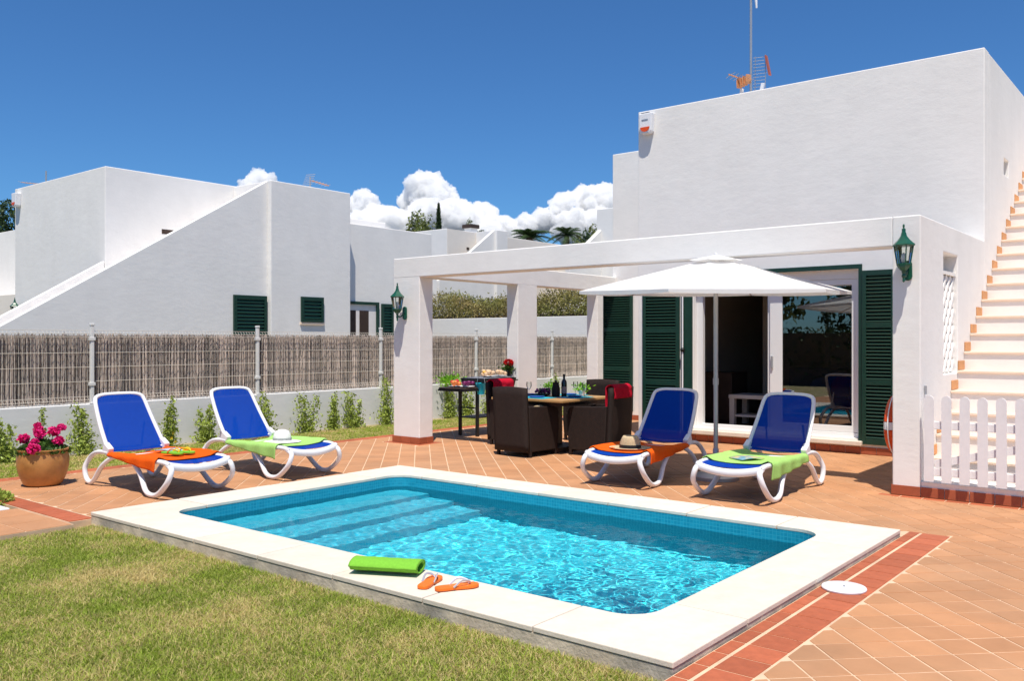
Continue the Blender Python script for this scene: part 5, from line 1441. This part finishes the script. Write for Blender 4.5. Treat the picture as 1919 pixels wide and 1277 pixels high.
# ================================================================== ROOM FURNITURE BEHIND THE DOOR
ct = thing('coffee_table', 'whitewashed low table inside the open door', 'table', (-5.45, 12.95, .185))
MB().box(-.50, .55, -.28, .28, .42, .48).build('top', M['paleboard'], ct, bevel=.006)
MB().box(-.44, .49, -.24, .24, .14, .17).build('shelf', M['paleboard'], ct)
for x in (-.45, .50):
    for y in (-.23, .23): MB().box(x - .04, x + .04, y - .04, y + .04, 0, .42).build('leg', M['paleboard'], ct)
sf = thing('sofa', 'dark navy sofa in the shaded room behind the door', 'sofa', (-5.0, 14.6, .185))
MB().box(-.85, .85, -.40, .42, .08, .42).build('seat', M['navy'], sf, bevel=.04)
MB().box(-.85, .85, .22, .44, .42, .85).build('back', M['navy'], sf, bevel=.04)
for x in (-.93, .85): MB().box(x, x + .08, -.40, .44, .06, .60).build('arm', M['navy'], sf, bevel=.03)
for x in (-.8, .8): MB().box(x - .03, x + .03, -.35, .35, 0, .08).build('foot', M['darkwood'], sf)
dk = thing('sideboard', 'dark wooden sideboard inside the room on the left', 'sideboard', (-6.35, 13.3, .185))
MB().box(-.35, .30, -.3, .3, .04, .80).build('cabinet', M['darkwood'], dk, bevel=.008)
MB().box(-.30, .25, -.25, .25, 0, .04).build('plinth', M['black'], dk)
cu2 = thing('floor_cushions', 'red and blue cushions on the sofa inside the door', 'cushion', (-4.75, 14.3, .60))
MB().ball((0, 0, .14), (.20, .09, .18), 16, 10).build('red_pad', M['redtowel'], cu2, smooth=180)
MB().ball((-.34, .0, .13), (.19, .09, .17), 16, 10).build('blue_pad', M['deepblue'], cu2, smooth=180)
pc = thing('wall_picture', 'framed picture on the dark back wall of the room', 'picture', (-4.9, 16.59, 1.65))
MB().plate([-.5, .5], [-.3, .3], [(-.44, .44, -.24, .24)], -.03, -.002).build('frame', M['darkwood'], pc)
MB().box(-.44, .44, -.012, -.004, -.24, .24).build('print', M['pagecolour'], pc)

# ================================================================== CLOUDS
def make_cloud_mat():
    m = bpy.data.materials.new('cloud_vapour'); m.use_nodes = True; nt = m.node_tree
    nt.nodes.remove(nt.nodes["Principled BSDF"])
    v = nt.nodes.new("ShaderNodeVolumePrincipled"); v.inputs["Color"].default_value = (.99, .99, .99, 1)
    v.inputs["Density"].default_value = CLOUD_D; v.inputs["Anisotropy"].default_value = 0.0
    nt.links.new(v.outputs[0], nt.nodes["Material Output"].inputs["Volume"])
    return m
CLOUD_D = 0.16
M['vapour'] = make_cloud_mat()
cy.volume_bounces = 14
def cloud(label, X, Y, Z, parts, seed):
    """a heap of puffs (dx, dy, dz, r) merged to one knobbly closed surface filled with vapour"""
    import bmesh
    g = np.random.default_rng(seed); bm = bmesh.new()
    def puff(x, y, z, r): bmesh.ops.create_icosphere(bm, subdivisions=2, radius=r, matrix=Matrix.Translation((x, y, z)))
    for dx, dy, dz, r in parts:
        puff(dx, dy, dz, r)
        for k in range(16):
            d = g.normal(size=3); d /= np.linalg.norm(d); d[2] = abs(d[2]) * 1.1 - .3
            puff(dx + d[0] * r * .86, dy + d[1] * r * .86, dz + d[2] * r * .80, r * g.uniform(.18, .45))
    me = bpy.data.meshes.new('puffs'); bm.to_mesh(me); bm.free()
    tmp = bpy.data.objects.new('puffs', me); COL.objects.link(tmp)
    rm = tmp.modifiers.new('remesh', 'REMESH'); rm.mode = 'VOXEL'; rm.voxel_size = 1.25
    dg = bpy.context.evaluated_depsgraph_get(); me2 = bpy.data.meshes.new_from_object(tmp.evaluated_get(dg))
    bpy.data.objects.remove(tmp); bpy.data.meshes.remove(me)
    nv = len(me2.vertices); co = np.empty(nv * 3, np.float32); no = np.empty(nv * 3, np.float32)
    me2.vertices.foreach_get('co', co); me2.vertex_normals.foreach_get('vector', no); co = co.reshape(-1, 3); no = no.reshape(-1, 3)
    off = Vector((seed * 17.3, 4, 9)); dsp = np.array([mnoise.fractal(Vector(p) * .075 + off, .55, 2.1, 6) for p in co])
    co = co + no * (dsp * 5.2)[:, None]
    me2.vertices.foreach_set('co', co.astype(np.float32).ravel()); me2.materials.clear(); me2.materials.append(M['vapour']); me2.name = 'cumulus_cloud'; me2.update()
    o = link('cumulus_cloud', me2); o.location = (X, Y, Z); o.rotation_euler = (0, 0, CAM_YAW)
    return tag(o, label, 'cloud', 'cumulus clouds over the horizon')
cloud('small white cloud peak above the neighbouring stair block', -1279, 894, 260, [(0, 0, 0, 33), (-32, 0, -22, 24), (30, 0, -26, 24)], 1)
cloud('tiny cloud tuft behind the orange antenna', -1220, 942, 255, [(0, 0, 0, 11), (12, 0, -6, 9)], 2)
cloud('white cloud bank right of the neighbouring stair block', -1142, 1005, 230, [(0, 0, 0, 30), (-28, 5, -8, 28), (34, -8, -20, 24), (10, -30, -40, 34), (-24, -30, -46, 30)], 3)
cloud('tallest white cumulus tower above the far house', -1057, 1074, 252, [(0, 0, 0, 40), (-26, 10, -14, 26), (30, 6, -12, 28), (2, -35, -52, 40), (-48, -40, -62, 34), (46, -35, -50, 38)], 4)
cloud('grey white cloud shoulder right of the cumulus tower', -985, 1133, 205, [(0, 0, 0, 34), (-34, 8, 10, 30), (36, -10, -18, 28), (10, -35, -34, 34), (66, -12, -28, 26)], 5)
cloud('white cloud climbing behind the house wall on the right', -870, 1225, 224, [(0, 0, 0, 34), (34, 5, 12, 34), (68, 8, 16, 34), (-38, -5, -18, 24), (-70, -8, -28, 22), (10, -30, -36, 36), (52, -30, -34, 36)], 6)
